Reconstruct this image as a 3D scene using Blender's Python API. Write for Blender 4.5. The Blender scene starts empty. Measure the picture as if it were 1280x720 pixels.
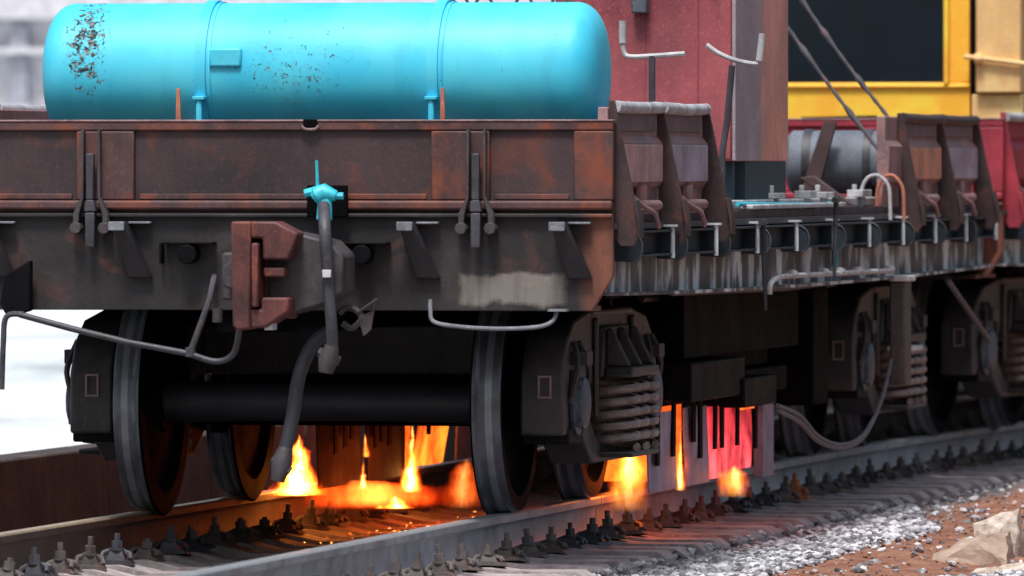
import bpy, math, random
from mathutils import Vector, noise as mnoise
random.seed(7)
S = bpy.context.scene
COL = S.collection
PI = math.pi

# ------------------------------------------------------------------ camera, sky, sun, exposure
F = 12200.0                       # focal length in photo pixels (1280 wide): a long telephoto
YAW = math.atan(2276 / F)
CAM = Vector((8.58, -40.32, 1.511))
cd = bpy.data.cameras.new('camera'); cam = bpy.data.objects.new('camera', cd); COL.objects.link(cam)
cam.location = CAM
cam.rotation_euler = (PI / 2 - math.atan(155 / F), 0, YAW)
cd.sensor_width = 36; cd.lens = 36 * F / 1280; cd.clip_start = 1; cd.clip_end = 3000
cd.dof.use_dof = True; cd.dof.focus_distance = 43.0; cd.dof.aperture_fstop = 4.6
S.camera = cam

SUN_EL, SUN_AZ = math.radians(66), math.radians(185)      # azimuth: direction the light comes from (0 = +Y)
w = bpy.data.worlds.new('World'); S.world = w; w.use_nodes = True
nt = w.node_tree; bg = nt.nodes['Background']
sky = nt.nodes.new('ShaderNodeTexSky'); sky.sky_type = 'NISHITA'; sky.sun_disc = False
sky.sun_elevation = SUN_EL; sky.sun_rotation = SUN_AZ; sky.air_density = 1.6; sky.dust_density = 6.0; sky.ozone_density = 1.5
nt.links.new(sky.outputs[0], bg.inputs[0]); bg.inputs[1].default_value = 0.088
sl = bpy.data.lights.new('sun', 'SUN'); sun = bpy.data.objects.new('sun', sl); COL.objects.link(sun)
sl.energy = 2.6; sl.angle = math.radians(13); sl.color = (1.0, 0.985, 0.96)
dirv = Vector((math.sin(SUN_AZ) * math.cos(SUN_EL), math.cos(SUN_AZ) * math.cos(SUN_EL), math.sin(SUN_EL)))
sun.rotation_euler = dirv.to_track_quat('Z', 'Y').to_euler()
S.view_settings.view_transform = 'Standard'; S.view_settings.look = 'None'
S.view_settings.exposure = 0.35; S.view_settings.gamma = 1.0
S.cycles.max_bounces = 6; S.cycles.volume_step_rate = 1.0; S.cycles.use_denoising = True
S.cycles.sample_clamp_indirect = 4.0

# measured positions: where a line of sight of the photograph meets the plane Y=.. or X=.. of the real thing
_d = (-math.sin(YAW), math.cos(YAW)); _r = (math.cos(YAW), math.sin(YAW))
def P(px, py, Y):
    u = (px - 640) / F; vx = _d[0] + u * _r[0]; vy = _d[1] + u * _r[1]; D = (Y - CAM.y) / vy
    return Vector((CAM.x + D * vx, Y, CAM.z - (py - 205) / F * D))
def Q(px, py, X):
    u = (px - 640) / F; vx = _d[0] + u * _r[0]; vy = _d[1] + u * _r[1]; D = (X - CAM.x) / vx
    return Vector((X, CAM.y + D * vy, CAM.z - (py - 205) / F * D))

# ------------------------------------------------------------------ materials
def lin(c):
    return tuple(((v / 255) / 12.92 if v / 255 <= .04045 else (((v / 255) + .055) / 1.055) ** 2.4) for v in c) + (1,)
class NT:
    def __init__(s, name):
        s.m = bpy.data.materials.new(name); s.m.use_nodes = True; s.t = s.m.node_tree
        s.b = s.t.nodes['Principled BSDF']; s.out = s.t.nodes['Material Output']
        tc = s.n('ShaderNodeTexCoord'); oi = s.n('ShaderNodeObjectInfo')
        mul = s.n('ShaderNodeMath', operation='MULTIPLY'); mul.inputs[1].default_value = 37.0
        s.l(oi.outputs['Random'], mul.inputs[0])
        add = s.n('ShaderNodeVectorMath', operation='ADD'); s.l(tc.outputs['Object'], add.inputs[0]); s.l(mul.outputs[0], add.inputs[1])
        s.co = add.outputs[0]; s.raw = tc.outputs['Object']; s.gen = tc.outputs['Generated']; s.rand = oi.outputs['Random']
    def n(s, t, **k):
        x = s.t.nodes.new(t)
        for a, v in k.items(): setattr(x, a, v)
        return x
    def l(s, a, b): s.t.links.new(a, b)
    def noise(s, scale, detail=6, rough=.6, stretch=None, co=None, dist=0.0):
        x = s.n('ShaderNodeTexNoise'); x.inputs['Scale'].default_value = scale; x.inputs['Detail'].default_value = detail
        x.inputs['Roughness'].default_value = rough; x.inputs['Distortion'].default_value = dist
        src = co or s.co
        if stretch:
            mp = s.n('ShaderNodeMapping'); mp.inputs['Scale'].default_value = stretch; s.l(src, mp.inputs[0]); src = mp.outputs[0]
        s.l(src, x.inputs['Vector']); return x.outputs['Fac']
    def ramp(s, fac, stops):
        r = s.n('ShaderNodeValToRGB'); e = r.color_ramp.elements
        e[0].position, e[0].color = stops[0]; e[1].position, e[1].color = stops[-1]
        for p, c in stops[1:-1]:
            k = e.new(p); k.color = c
        s.l(fac, r.inputs[0]); return r.outputs[0]
    def mask(s, fac, a, b):
        x = s.n('ShaderNodeMapRange'); x.inputs[1].default_value = a; x.inputs[2].default_value = b; s.l(fac, x.inputs[0]); return x.outputs[0]
    def mix(s, fac, a, b):
        x = s.n('ShaderNodeMix', data_type='RGBA')
        if isinstance(fac, float): x.inputs[0].default_value = fac
        else: s.l(fac, x.inputs[0])
        for v, i in ((a, 6), (b, 7)):
            if isinstance(v, tuple): x.inputs[i].default_value = v
            else: s.l(v, x.inputs[i])
        return x.outputs[2]
    def math(s, op, a, b=None, c=None):
        x = s.n('ShaderNodeMath', operation=op)
        for i, v in enumerate((a, b, c)):
            if v is None: continue
            if isinstance(v, (int, float)): x.inputs[i].default_value = v
            else: s.l(v, x.inputs[i])
        return x.outputs[0]
    def bump(s, h, strength=.4, dist=.01):
        x = s.n('ShaderNodeBump'); x.inputs['Strength'].default_value = strength; x.inputs['Distance'].default_value = dist
        s.l(h, x.inputs['Height']); s.l(x.outputs[0], s.b.inputs['Normal'])
    def done(s, col=None, rough=.7, metal=0.0):
        if col is not None: s.l(col, s.b.inputs['Base Color'])
        if isinstance(rough, (int, float)): s.b.inputs['Roughness'].default_value = rough
        else: s.l(rough, s.b.inputs['Roughness'])
        s.b.inputs['Metallic'].default_value = metal
        return s.m

def grime(name, base, rust, dark, sc=3.0, rustamt=.5, rough=.62, metal=0.0, streak=True, bump=.35, spec=.5):
    s = NT(name)
    n1 = s.noise(sc, 8, .65, dist=.4)
    c = s.ramp(n1, [(.25, lin(dark)), (.48, lin(base)), (.75, lin(tuple(min(255, int(v * 1.25)) for v in base)))])
    n2 = s.noise(sc * 1.7, 6, .6, co=s.raw, dist=.8)
    c = s.mix(s.mask(n2, 1 - rustamt * .95, 1 - rustamt * .95 + .16), c, lin(rust))
    if streak:
        n3 = s.noise(9, 4, .6, stretch=(1, 1, .12))
        c = s.mix(s.math('MULTIPLY', s.mask(n3, .5, .72), .55), c, lin(dark))
    n4 = s.noise(60, 4, .7)
    c = s.mix(s.math('MULTIPLY', s.mask(n4, .55, .75), .35), c, lin(tuple(min(255, int(v * 1.7 + (10 if sum(base) > 90 else 0))) for v in base)))
    s.bump(s.noise(25, 6, .7), bump, .006)
    ro = s.mask(n1, .2, .8)
    ro = s.math('MULTIPLY_ADD', ro, .3, rough - .15)
    s.b.inputs['Specular IOR Level'].default_value = spec
    return s.done(c, ro, metal)

M = {}
M['board'] = grime('brown_board_paint', (60, 45, 49), (104, 56, 44), (34, 28, 34), 2.2, .47)
M['board_frame'] = grime('brown_frame_paint', (80, 56, 57), (126, 66, 48), (42, 34, 40), 2.2, .56)
M['board_edge'] = grime('pale_edge_paint', (150, 120, 124), (136, 84, 74), (90, 74, 80), 5, .45)  # paler than the board, for its top edge and the notch loop
M['under'] = grime('black_underframe_grease', (14, 13, 17), (22, 16, 16), (5, 5, 8), 4, .4, .6, spec=.1)
M['black'] = grime('sooty_black_steel', (12, 12, 16), (17, 14, 15), (7, 7, 10), 4, .38, .7, spec=.05)
M['wheel_disc'] = grime('sooty_wheel_disc', (12, 13, 19), (16, 14, 17), (5, 5, 8), 5, .36, .75, spec=.04)
M['pink_face'] = grime('pinkish_worn_panel', (170, 134, 136), (190, 124, 104), (124, 100, 112), 3, .5)
M['orange_face'] = grime('orange_worn_panel', (196, 132, 108), (206, 124, 88), (140, 96, 92), 3, .5)
M['lavender_face'] = grime('lavender_grey_panel', (152, 142, 160), (164, 124, 128), (108, 100, 122), 3, .45)
M['upper_face'] = grime('dark_upper_panel', (104, 86, 94), (130, 92, 86), (70, 60, 72), 4, .48)
M['side_rib'] = grime('dark_rib_paint', (60, 45, 48), (96, 58, 52), (28, 23, 27), 5, .47)
M['side_face'] = grime('pink_worn_side_paint', (138, 110, 114), (160, 100, 84), (88, 74, 82), 4, .52)
M['roll'] = grime('pale_rolled_edge', (168, 170, 176), (140, 120, 118), (108, 108, 116), 8, .40)
M['channel'] = grime('slate_channel', (34, 46, 58), (56, 46, 52), (16, 22, 30), 6, .4)
M['plate_edge'] = grime('painted_lit_edge', (190, 198, 206), (140, 128, 130), (120, 128, 136), 8, .38)  # light caught on the pocket plate edges, painted as a pale colour
M['cap_grey'] = grime('worn_grey_cap', (118, 122, 130), (100, 88, 88), (76, 80, 88), 8, .38)
M['axle'] = grime('dark_oily_axle', (46, 46, 56), (52, 44, 46), (28, 28, 36), 4, .38, .5, spec=.5)
M['bracket'] = grime('dark_bracket_steel', (34, 32, 38), (50, 38, 36), (18, 17, 21), 6, .42, .55)
M['red_cast'] = grime('red_coupler_casting', (96, 52, 50), (124, 66, 54), (48, 32, 34), 5, .5)
M['grey_cast'] = grime('grey_coupler_casting', (66, 62, 66), (82, 60, 56), (36, 34, 40), 6, .42)
M['bogie'] = grime('bogie_cast_steel', (68, 64, 66), (78, 58, 54), (30, 29, 32), 5, .42, .5, spec=.5)
M['bogie_dark'] = grime('bogie_dark_steel', (20, 21, 27), (28, 24, 25), (9, 9, 12), 5, .4, spec=.2)
M['spring'] = grime('coil_spring_steel', (140, 124, 120), (130, 96, 84), (70, 62, 62), 7, .40, .36)
M['cap'] = grime('blue_grey_axle_cap', (82, 90, 104), (84, 80, 84), (48, 54, 64), 7, .38, .5)
M['maroon'] = grime('faded_maroon_cabin', (146, 74, 82), (122, 54, 62), (118, 66, 74), 1.6, .5, .6)
M['cab_side'] = grime('weathered_grey_cabin_side', (150, 138, 148), (168, 140, 140), (112, 116, 138), 1.6, .42, .6, streak=False)
M['cab_rust'] = grime('orange_weathered_cabin_side', (196, 140, 130), (220, 150, 122), (150, 124, 134), 2.0, .5, .6, streak=False)
M['red_board'] = grime('crimson_wagon_paint', (150, 46, 62), (164, 84, 84), (112, 34, 48), 3, .42)
M['yellow'] = grime('yellow_cab_paint', (255, 190, 62), (252, 176, 48), (248, 178, 52), 2, .4, .5, streak=False)
M['tan'] = grime('tan_cab_door_paint', (236, 192, 130), (224, 160, 90), (214, 172, 118), 3, .45, .55)
M['grey_box'] = grime('slate_grey_box', (96, 104, 116), (98, 92, 98), (72, 78, 90), 3, .4)
M['pale_steel'] = grime('pale_steel', (176, 178, 182), (150, 128, 120), (128, 130, 136), 6, .4)
M['steel'] = grime('dull_steel_pipe', (66, 66, 74), (78, 58, 54), (40, 40, 46), 8, .4, .5)
M['orange_horn'] = grime('rusty_orange_cradle', (176, 110, 88), (196, 120, 84), (120, 80, 72), 8, .5)
M['mauve'] = grime('heat_scorched_mauve_steel', (160, 138, 158), (170, 120, 138), (110, 98, 120), 5, .45, .55)
M['scorched'] = grime('scorched_dark_plate', (34, 20, 24), (60, 24, 22), (16, 12, 16), 6, .45, .7, spec=.15)
M['rubber'] = grime('black_rubber', (44, 46, 54), (54, 50, 52), (28, 30, 36), 8, .35, .55, streak=False)
M['cable'] = grime('twisted_cable', (84, 84, 92), (120, 90, 78), (56, 56, 62), 12, .5)
M['sleeper'] = grime('grey_concrete_sleeper', (164, 154, 156), (132, 108, 100), (108, 100, 106), 6, .4, .85)
M['clip'] = grime('rusty_track_clip', (88, 82, 82), (100, 72, 62), (54, 50, 52), 14, .5, .7)
M['clip_orange'] = grime('orange_rusted_clip', (170, 100, 60), (180, 104, 60), (120, 70, 50), 14, .5, .7)

def simple(name, c, rough=.6, metal=0.0, c2=None, sc=8):
    s = NT(name); n = s.noise(sc, 6, .65)
    col = s.ramp(n, [(.3, lin(c2 or tuple(int(v * .8) for v in c))), (.7, lin(c))])
    s.bump(s.noise(sc * 4, 5), .2, .004); return s.done(col, rough, metal)
M['glass_dark'] = simple('dark_window_glass', (14, 30, 46), .25, 0, (7, 16, 26), 1.2)
M['teal_base'] = simple('teal_machine_base', (44, 66, 78), .7)  # dark teal of the cabin's base frame
M['white_wall'] = simple('pale_building_wall', (222, 222, 230), .9)
M['wall_shade'] = simple('grey_window_shutter', (172, 176, 190), .7)
M['polish'] = simple('polished_rail_top', (215, 220, 226), .3, .5, (170, 172, 178), 20)
M['tread'] = simple('polished_wheel_tread', (128, 132, 142), .36, .45, (76, 80, 88), 5)
M['tread_highlight'] = simple('painted_tread_highlight', (168, 173, 182), .3, .4, (128, 134, 144), 5)  # the wheel's bright highlight, put into the colour of the middle band
M['cyan_part'] = simple('cyan_fitting_paint', (70, 214, 232), .45, 0, (40, 168, 196), 30)
M['white_tag'] = simple('white_paint_mark', (225, 225, 232), .7)
M['mark'] = simple('outline_paint_mark', (170, 140, 140), .7)
M['wood'] = simple('brown_plank', (84, 66, 68), .8)

def tank_mat():
    s = NT('cyan_tank_paint')
    c = s.ramp(s.noise(2.5, 5, .5), [(.3, lin((48, 192, 232))), (.7, lin((86, 216, 242)))])
    sep = s.n('ShaderNodeSeparateXYZ'); s.l(s.raw, sep.inputs[0]); x, z = sep.outputs[0], sep.outputs[2]
    sp = s.noise(42, 6, .75, co=s.raw, dist=.6)
    def blob(cx, cz, rx, rz):
        a = s.math('DIVIDE', s.math('SUBTRACT', x, cx), rx); b = s.math('DIVIDE', s.math('SUBTRACT', z, cz), rz)
        r = s.math('ADD', s.math('MULTIPLY', a, a), s.math('MULTIPLY', b, b))
        return s.mask(r, 1.3, 0.0)
    area = s.math('MULTIPLY', blob(-.90, .42, .11, .26), .20)
    area = s.math('MAXIMUM', area, s.math('MULTIPLY', blob(.02, .33, .32, .22), .085))
    thr = s.math('ADD', sp, area)
    chip = s.mask(thr, .665, .685)
    c = s.mix(s.math('MULTIPLY', s.mask(s.noise(3, 6, .7), .45, .75), .12), c, lin((150, 200, 206)))
    c = s.mix(chip, c, s.ramp(s.noise(50, 3, .6), [(.45, lin((26, 30, 36))), (.66, lin((140, 150, 146)))]))
    c = s.mix(s.math('MULTIPLY', s.mask(s.noise(6, 5, .6, stretch=(1, 1, .2)), .55, .8), .3), c, lin((20, 120, 150)))
    s.bump(chip, .5, -.003); return s.done(c, s.math('MULTIPLY_ADD', chip, .3, .5))
M['tank'] = tank_mat()
def beam_mat():
    s = NT('end_beam_worn_paint')
    n1 = s.noise(2.6, 8, .65, dist=.5)
    c = s.ramp(n1, [(.28, lin((18, 17, 21))), (.5, lin((42, 39, 43))), (.72, lin((70, 63, 64)))])
    c = s.mix(s.mask(s.noise(4, 7, .6, dist=1.0), .60, .75), c, lin((92, 58, 54)))
    sep = s.n('ShaderNodeSeparateXYZ'); s.l(s.raw, sep.inputs[0])
    wob = s.math('MULTIPLY', s.math('SUBTRACT', s.noise(6, 4, .6), .5), .12)
    xx = s.math('ADD', sep.outputs[0], wob); zz = s.math('ADD', sep.outputs[2], wob)
    a = s.mask(s.math('ABSOLUTE', s.math('SUBTRACT', xx, 1.06)), .24, .20)
    b = s.mask(s.math('ABSOLUTE', s.math('SUBTRACT', zz, .985)), .075, .055)
    c = s.mix(s.math('MULTIPLY', s.math('MULTIPLY', a, b), .8), c, lin((140, 134, 128)))
    a = s.mask(s.math('ABSOLUTE', s.math('SUBTRACT', xx, 1.44)), .10, .0); c = s.mix(s.math('MULTIPLY', a, .7), c, lin((150, 88, 66)))
    c = s.mix(s.math('MULTIPLY', s.mask(s.noise(10, 4, .6, stretch=(1, 1, .1)), .5, .7), .5), c, lin((26, 26, 32)))
    s.bump(s.noise(22, 6, .7), .4, .008)
    return s.done(c, .6)
M['beam'] = beam_mat()
def sill_mat():
    s = NT('side_sill_blotched')
    n = s.noise(4.2, 4, .55, stretch=(1, .8, .35), dist=.2)
    c = s.ramp(n, [(.38, lin((44, 48, 54))), (.48, lin((92, 92, 98))), (.54, lin((196, 206, 212))), (.68, lin((226, 232, 236)))])
    c = s.mix(s.mask(s.noise(3, 4), .5, .6), c, lin((86, 78, 86)))
    s.bump(s.noise(20, 5), .4, .01); return s.done(c, .5)
M['sill'] = sill_mat()
def rail_mat():
    s = NT('rail_steel_web')
    c = s.ramp(s.noise(3, 7, .65), [(.3, lin((112, 119, 130))), (.7, lin((170, 178, 190)))])
    c = s.mix(s.math('MULTIPLY', s.mask(s.noise(8, 6, .6), .52, .7), .6), c, lin((110, 84, 74)))
    s.bump(s.noise(40, 5), .3, .004); return s.done(c, .5, .25)
M['rail'] = rail_mat()
def far_rail_mat():
    s = NT('rusty_rail_web')
    c = s.ramp(s.noise(5, 7, .65), [(.3, lin((58, 50, 48))), (.7, lin((96, 80, 72)))])
    s.bump(s.noise(40, 5), .3, .004); return s.done(c, .65)
M['rail_rust'] = far_rail_mat()
M['warm_top'] = simple('straw_coloured_rail_top', (205, 186, 160), .35, .45, (160, 138, 116), 20)
def dirt_mat():
    s = NT('reddish_brown_dirt')
    c = s.ramp(s.noise(5, 8, .7, dist=.5), [(.28, lin((100, 66, 54))), (.5, lin((154, 106, 86))), (.75, lin((182, 140, 118)))])
    sep = s.n('ShaderNodeSeparateXYZ'); s.l(s.raw, sep.inputs[0])
    wx = s.math('ADD', sep.outputs[0], s.math('MULTIPLY', s.math('SUBTRACT', s.noise(1.6, 5, .6), .5), .9))
    g = s.ramp(s.noise(30, 6, .7), [(.3, lin((70, 66, 68))), (.7, lin((150, 146, 148)))])
    c = s.mix(s.mask(wx, 1.95, 1.75), c, g)
    k = s.mask(sep.outputs[0], 1.0, .6); c = s.mix(k, c, s.ramp(s.noise(18, 6, .7), [(.3, lin((34, 30, 30))), (.7, lin((74, 64, 60)))]))
    s.bump(s.noise(30, 8, .75), .8, .03); return s.done(c, .95)
M['dirt'] = dirt_mat()
M['earth'] = simple('dark_trampled_earth', (84, 68, 60), .95, 0, (54, 44, 40), 1.5)
def stone_mat(name, a, b, c3):
    s = NT(name)
    geo = s.n('ShaderNodeNewGeometry')
    c = s.ramp(geo.outputs['Random Per Island'], [(0, lin(a)), (.5, lin(b)), (1, lin(c3))])
    c = s.mix(s.math('MULTIPLY', s.mask(s.noise(60, 5, .7), .45, .7), .4), c, lin(a))
    s.bump(s.noise(80, 5), .4, .004); return s.done(c, .85)
M['gravel'] = stone_mat('grey_gravel', (72, 72, 78), (158, 158, 164), (232, 232, 240))
M['gravel_dark'] = stone_mat('dark_gravel', (40, 36, 36), (74, 66, 62), (112, 100, 94))
M['clod'] = stone_mat('dirt_clods', (104, 68, 56), (150, 104, 84), (186, 146, 124))
def boulder_mat():
    s = NT('pale_limestone')
    c = s.ramp(s.noise(6, 8, .7, dist=.6), [(.32, lin((128, 104, 90))), (.5, lin((196, 182, 170))), (.7, lin((236, 230, 226)))])
    s.bump(s.noise(14, 8, .7), .7, .02); return s.done(c, .9)
M['boulder'] = boulder_mat()
def snow_mat():
    s = NT('trampled_snow')
    c = s.ramp(s.noise(1.1, 9, .72, stretch=(.5, .12, 1), dist=.5), [(.34, lin((132, 144, 150))), (.44, lin((190, 199, 204))), (.55, lin((216, 222, 225)))])
    s.bump(s.noise(1.5, 6), .4, .05); return s.done(c, .8)
M['snow'] = snow_mat()
M['slab'] = simple('brownish_grey_slab', (196, 176, 162), .9, 0, (132, 110, 98), 5)
def plat_mat():
    s = NT('stained_concrete_kerb')
    c = s.ramp(s.noise(2.5, 8, .7, dist=.4), [(.3, lin((40, 36, 38))), (.55, lin((74, 66, 66))), (.8, lin((104, 92, 88)))])
    s.bump(s.noise(18, 8, .7), .5, .015); return s.done(c, .9)
M['kerb'] = plat_mat()

def hot_mat(name, strength, c0, c1, lo=.35, hi=.7):
    s = NT(name)
    n = s.noise(4.0, 5, .6)
    sep = s.n('ShaderNodeSeparateXYZ'); s.l(s.gen, sep.inputs[0])
    g = s.mask(sep.outputs[2], 1.0, .1)
    s.l(s.ramp(n, [(.3, lin((100, 70, 80))), (.7, lin((150, 96, 104)))]), s.b.inputs['Base Color'])
    h = s.math('MULTIPLY', s.mask(n, lo, hi), s.math('MULTIPLY_ADD', g, .6, .4))
    s.l(s.ramp(h, [(0, c0), (1, c1)]), s.b.inputs['Emission Color'])
    s.l(s.math('MULTIPLY', s.math('ADD', h, .04), strength), s.b.inputs['Emission Strength'])
    s.b.inputs['Roughness'].default_value = .7; return s.m
M['red_hot'] = hot_mat('red_hot_steel_sheet', 1.9, (1, .03, .05, 1), (1, .10, .11, 1))
M['orange_hot'] = hot_mat('orange_hot_steel_sheet', 2.0, (1, .04, .003, 1), (1, .26, .02, 1), .25, .6)
M['dull_hot'] = hot_mat('dull_hot_steel_sheet', .35, (.8, .02, .01, 1), (1, .06, .02, 1), .45, .8)
def ember_mat():
    s = NT('glowing_embers')
    geo = s.n('ShaderNodeNewGeometry'); r = geo.outputs['Random Per Island']
    s.b.inputs['Base Color'].default_value = (.03, .02, .02, 1)
    s.l(s.ramp(r, [(0, (1, .03, .0, 1)), (.6, (1, .12, .01, 1)), (1, (1, .5, .1, 1))]), s.b.inputs['Emission Color'])
    s.l(s.math('MULTIPLY', s.math('POWER', r, 3), 4.0), s.b.inputs['Emission Strength']); return s.m
M['ember'] = ember_mat()
def flame_mat(name, strength, core=.3, power=2.0, soft=.12, cols=((1, .02, .0, 1), (1, .12, .006, 1), (1, .32, .03, 1), (1, .62, .2, 1))):
    s = NT(name); s.t.nodes.remove(s.b)
    sep = s.n('ShaderNodeSeparateXYZ'); s.l(s.gen, sep.inputs[0])
    x = s.math('MULTIPLY', s.math('SUBTRACT', sep.outputs[0], .5), 2); y = s.math('MULTIPLY', s.math('SUBTRACT', sep.outputs[1], .5), 2)
    z = sep.outputs[2]
    n = s.noise(19, 5, .7, stretch=(1, 1, .38), dist=1.0); n5 = s.noise(5, 2, .5)
    nn = s.math('SUBTRACT', n, .5)
    x = s.math('ADD', x, s.math('MULTIPLY', s.math('SUBTRACT', n5, .5), s.math('MULTIPLY', z, 1.6)))
    r = s.math('SQRT', s.math('ADD', s.math('MULTIPLY', x, x), s.math('MULTIPLY', y, y)))
    iz = s.math('MAXIMUM', s.math('SUBTRACT', 1.0, z), 0.0)
    wz = s.math('MULTIPLY', s.math('MULTIPLY_ADD', s.math('POWER', iz, power), 1 - core, core), s.math('MINIMUM', s.math('MULTIPLY', iz, 3.5), 1.0))
    wz = s.math('MAXIMUM', wz, .001)
    v = s.math('SUBTRACT', 1.0, s.math('DIVIDE', r, wz))
    v = s.math('ADD', v, s.math('MULTIPLY', nn, 2.2))
    v = s.math('MULTIPLY', v, s.mask(r, 1.0, .8))
    v = s.math('MAXIMUM', v, 0.0); v = s.math('MINIMUM', v, 1.0)
    base = s.mask(z, 0.0, soft)
    em = s.n('ShaderNodeEmission')
    s.l(s.ramp(v, [(0, cols[0]), (.3, cols[1]), (.7, cols[2]), (1, cols[3])]), em.inputs[0])
    s.l(s.math('MULTIPLY', s.math('MULTIPLY', s.math('POWER', v, 1.6), base), strength), em.inputs[1])
    s.l(em.outputs[0], s.out.inputs['Volume']); return s.m
M['flame'] = flame_mat('flame_volume', 230)
M['flame_soft'] = flame_mat('soft_flame_volume', 60, .45, 1.2, .35)
M['flame_glow'] = flame_mat('soft_orange_fire_volume', 22, .5, 1.1, .3, ((1, .02, .0, 1), (1, .07, .004, 1), (1, .16, .02, 1), (1, .35, .08, 1)))
M['flame_low'] = flame_mat('low_red_flame_volume', 13.0, .7, 1.0, .3, ((1, .01, .0, 1), (1, .04, .002, 1), (1, .10, .01, 1), (1, .25, .03, 1)))
M['flame_block'] = flame_mat('wide_flame_volume', 42, .85, 1.0, .45)

# ------------------------------------------------------------------ mesh helpers
class MB:
    def __init__(s): s.v = []; s.f = []; s.mi = []
    def add(s, vs, fs, mi=0):
        o = len(s.v); s.v += [tuple(v) for v in vs]; s.f += [tuple(i + o for i in f) for f in fs]; s.mi += [mi] * len(fs); return s
    def box(s, x0, x1, y0, y1, z0, z1, mi=0):
        if x0 > x1: x0, x1 = x1, x0
        if z0 > z1: z0, z1 = z1, z0
        vs = [(x, y, z) for z in (z0, z1) for y in (y0, y1) for x in (x0, x1)]
        return s.add(vs, [(0, 2, 3, 1), (4, 5, 7, 6), (0, 1, 5, 4), (2, 6, 7, 3), (0, 4, 6, 2), (1, 3, 7, 5)], mi)
    def prism(s, poly, axis, a, b, mi=0):
        # poly of (u,v): axis 'Y' -> (x,z), axis 'X' -> (y,z), axis 'Z' -> (x,y)
        def mk(p, t): return {'Y': (p[0], t, p[1]), 'X': (t, p[0], p[1]), 'Z': (p[0], p[1], t)}[axis]
        area = sum(poly[i][0] * poly[(i + 1) % len(poly)][1] - poly[(i + 1) % len(poly)][0] * poly[i][1] for i in range(len(poly)))
        if area < 0: poly = poly[::-1]
        n = len(poly); vs = [mk(p, a) for p in poly] + [mk(p, b) for p in poly]
        fs = [tuple(range(n)), tuple(range(2 * n - 1, n - 1, -1))] + [(i, i + n, (i + 1) % n + n, (i + 1) % n) for i in range(n)]
        if axis != 'Y': fs = [f[::-1] for f in fs]
        return s.add(vs, fs, mi)
    def tube(s, pts, r, n=10, mi=0, cap=True):
        pts = [Vector(p) for p in pts]; rs = r if isinstance(r, (list, tuple)) else [r] * len(pts)
        o = len(s.v); up = None
        for i, p in enumerate(pts):
            t = (pts[min(i + 1, len(pts) - 1)] - pts[max(i - 1, 0)]).normalized()
            if up is None:
                up = t.orthogonal().normalized()
            up = (up - t * up.dot(t)).normalized(); side = t.cross(up)
            for k in range(n):
                a = 2 * PI * k / n; s.v.append(tuple(p + (up * math.cos(a) + side * math.sin(a)) * rs[i]))
        for i in range(len(pts) - 1):
            for k in range(n):
                a = o + i * n + k; b = o + i * n + (k + 1) % n; s.f.append((a, b, b + n, a + n)); s.mi.append(mi)
        if cap:
            s.f.append(tuple(o + k for k in range(n - 1, -1, -1))); s.f.append(tuple(o + (len(pts) - 1) * n + k for k in range(n))); s.mi += [mi, mi]
        return s
    def lathe(s, prof, axis, c, n=40, mi=None):
        # prof: list of (t, r) along axis; closed if ends at r=0
        o = len(s.v)
        for t, r in prof:
            for k in range(n):
                a = 2 * PI * k / n; u, v = r * math.cos(a), r * math.sin(a)
                s.v.append({'X': (c[0] + t, c[1] + u, c[2] + v), 'Y': (c[0] + v, c[1] + t, c[2] + u), 'Z': (c[0] + u, c[1] + v, c[2] + t)}[axis])
        for i in range(len(prof) - 1):
            for k in range(n):
                a = o + i * n + k; b = o + i * n + (k + 1) % n; s.f.append((a, b, b + n, a + n)); s.mi.append(mi[i] if mi else 0)
        return s
BASE = {}
def finish_mesh(name, mb, mats, off):
    me = bpy.data.meshes.new(name)
    me.from_pydata([(v[0] - off[0], v[1] - off[1], v[2] - off[2]) for v in mb.v], [], mb.f)
    for m in (mats if isinstance(mats, (list, tuple)) else [mats]): me.materials.append(m)
    me.polygons.foreach_set('material_index', mb.mi)
    me.polygons.foreach_set('use_smooth', [True] * len(me.polygons))
    me.update(); me.set_sharp_from_angle(angle=math.radians(38)); return me
def bevel(o, wd):
    b = o.modifiers.new('bevel', 'BEVEL'); b.width = wd; b.segments = 2; b.limit_method = 'ANGLE'; b.angle_limit = math.radians(40)
def root(name, label, cat, loc=(0, 0, 0), group=None):
    o = bpy.data.objects.new(name, None); COL.objects.link(o); o.location = loc; o.empty_display_size = .1
    o['label'] = label; o['category'] = cat
    if group: o['group'] = group
    BASE[o.name] = Vector(loc); return o
def part(name, mb, mats, parent, bev=0.0, label=None, recalc=True):
    off = BASE[parent.name]
    me = finish_mesh(name, mb, mats, off)
    o = bpy.data.objects.new(name, me); COL.objects.link(o); o.parent = parent; BASE[o.name] = off
    if recalc:
        import bmesh
        bm = bmesh.new(); bm.from_mesh(me); bmesh.ops.recalc_face_normals(bm, faces=bm.faces); bm.to_mesh(me); bm.free()
    if bev: bevel(o, bev)
    if label: o['label'] = label
    return o
def thing(name, mb, mats, label, cat, loc, group=None, bev=0.0, kind=None):
    me = finish_mesh(name, mb, mats, loc)
    import bmesh
    bm = bmesh.new(); bm.from_mesh(me); bmesh.ops.recalc_face_normals(bm, faces=bm.faces); bm.to_mesh(me); bm.free()
    o = bpy.data.objects.new(name, me); COL.objects.link(o); o.location = loc; BASE[o.name] = Vector(loc)
    if label: o['label'] = label
    if cat: o['category'] = cat
    if group: o['group'] = group
    if kind: o['kind'] = kind
    if bev: bevel(o, bev)
    return o
def copy_tree(o, parent=None):
    c = o.copy(); COL.objects.link(c); c.parent = parent; BASE[c.name] = BASE.get(o.name, Vector())
    for ch in list(o.children): copy_tree(ch, c)
    return c
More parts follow.
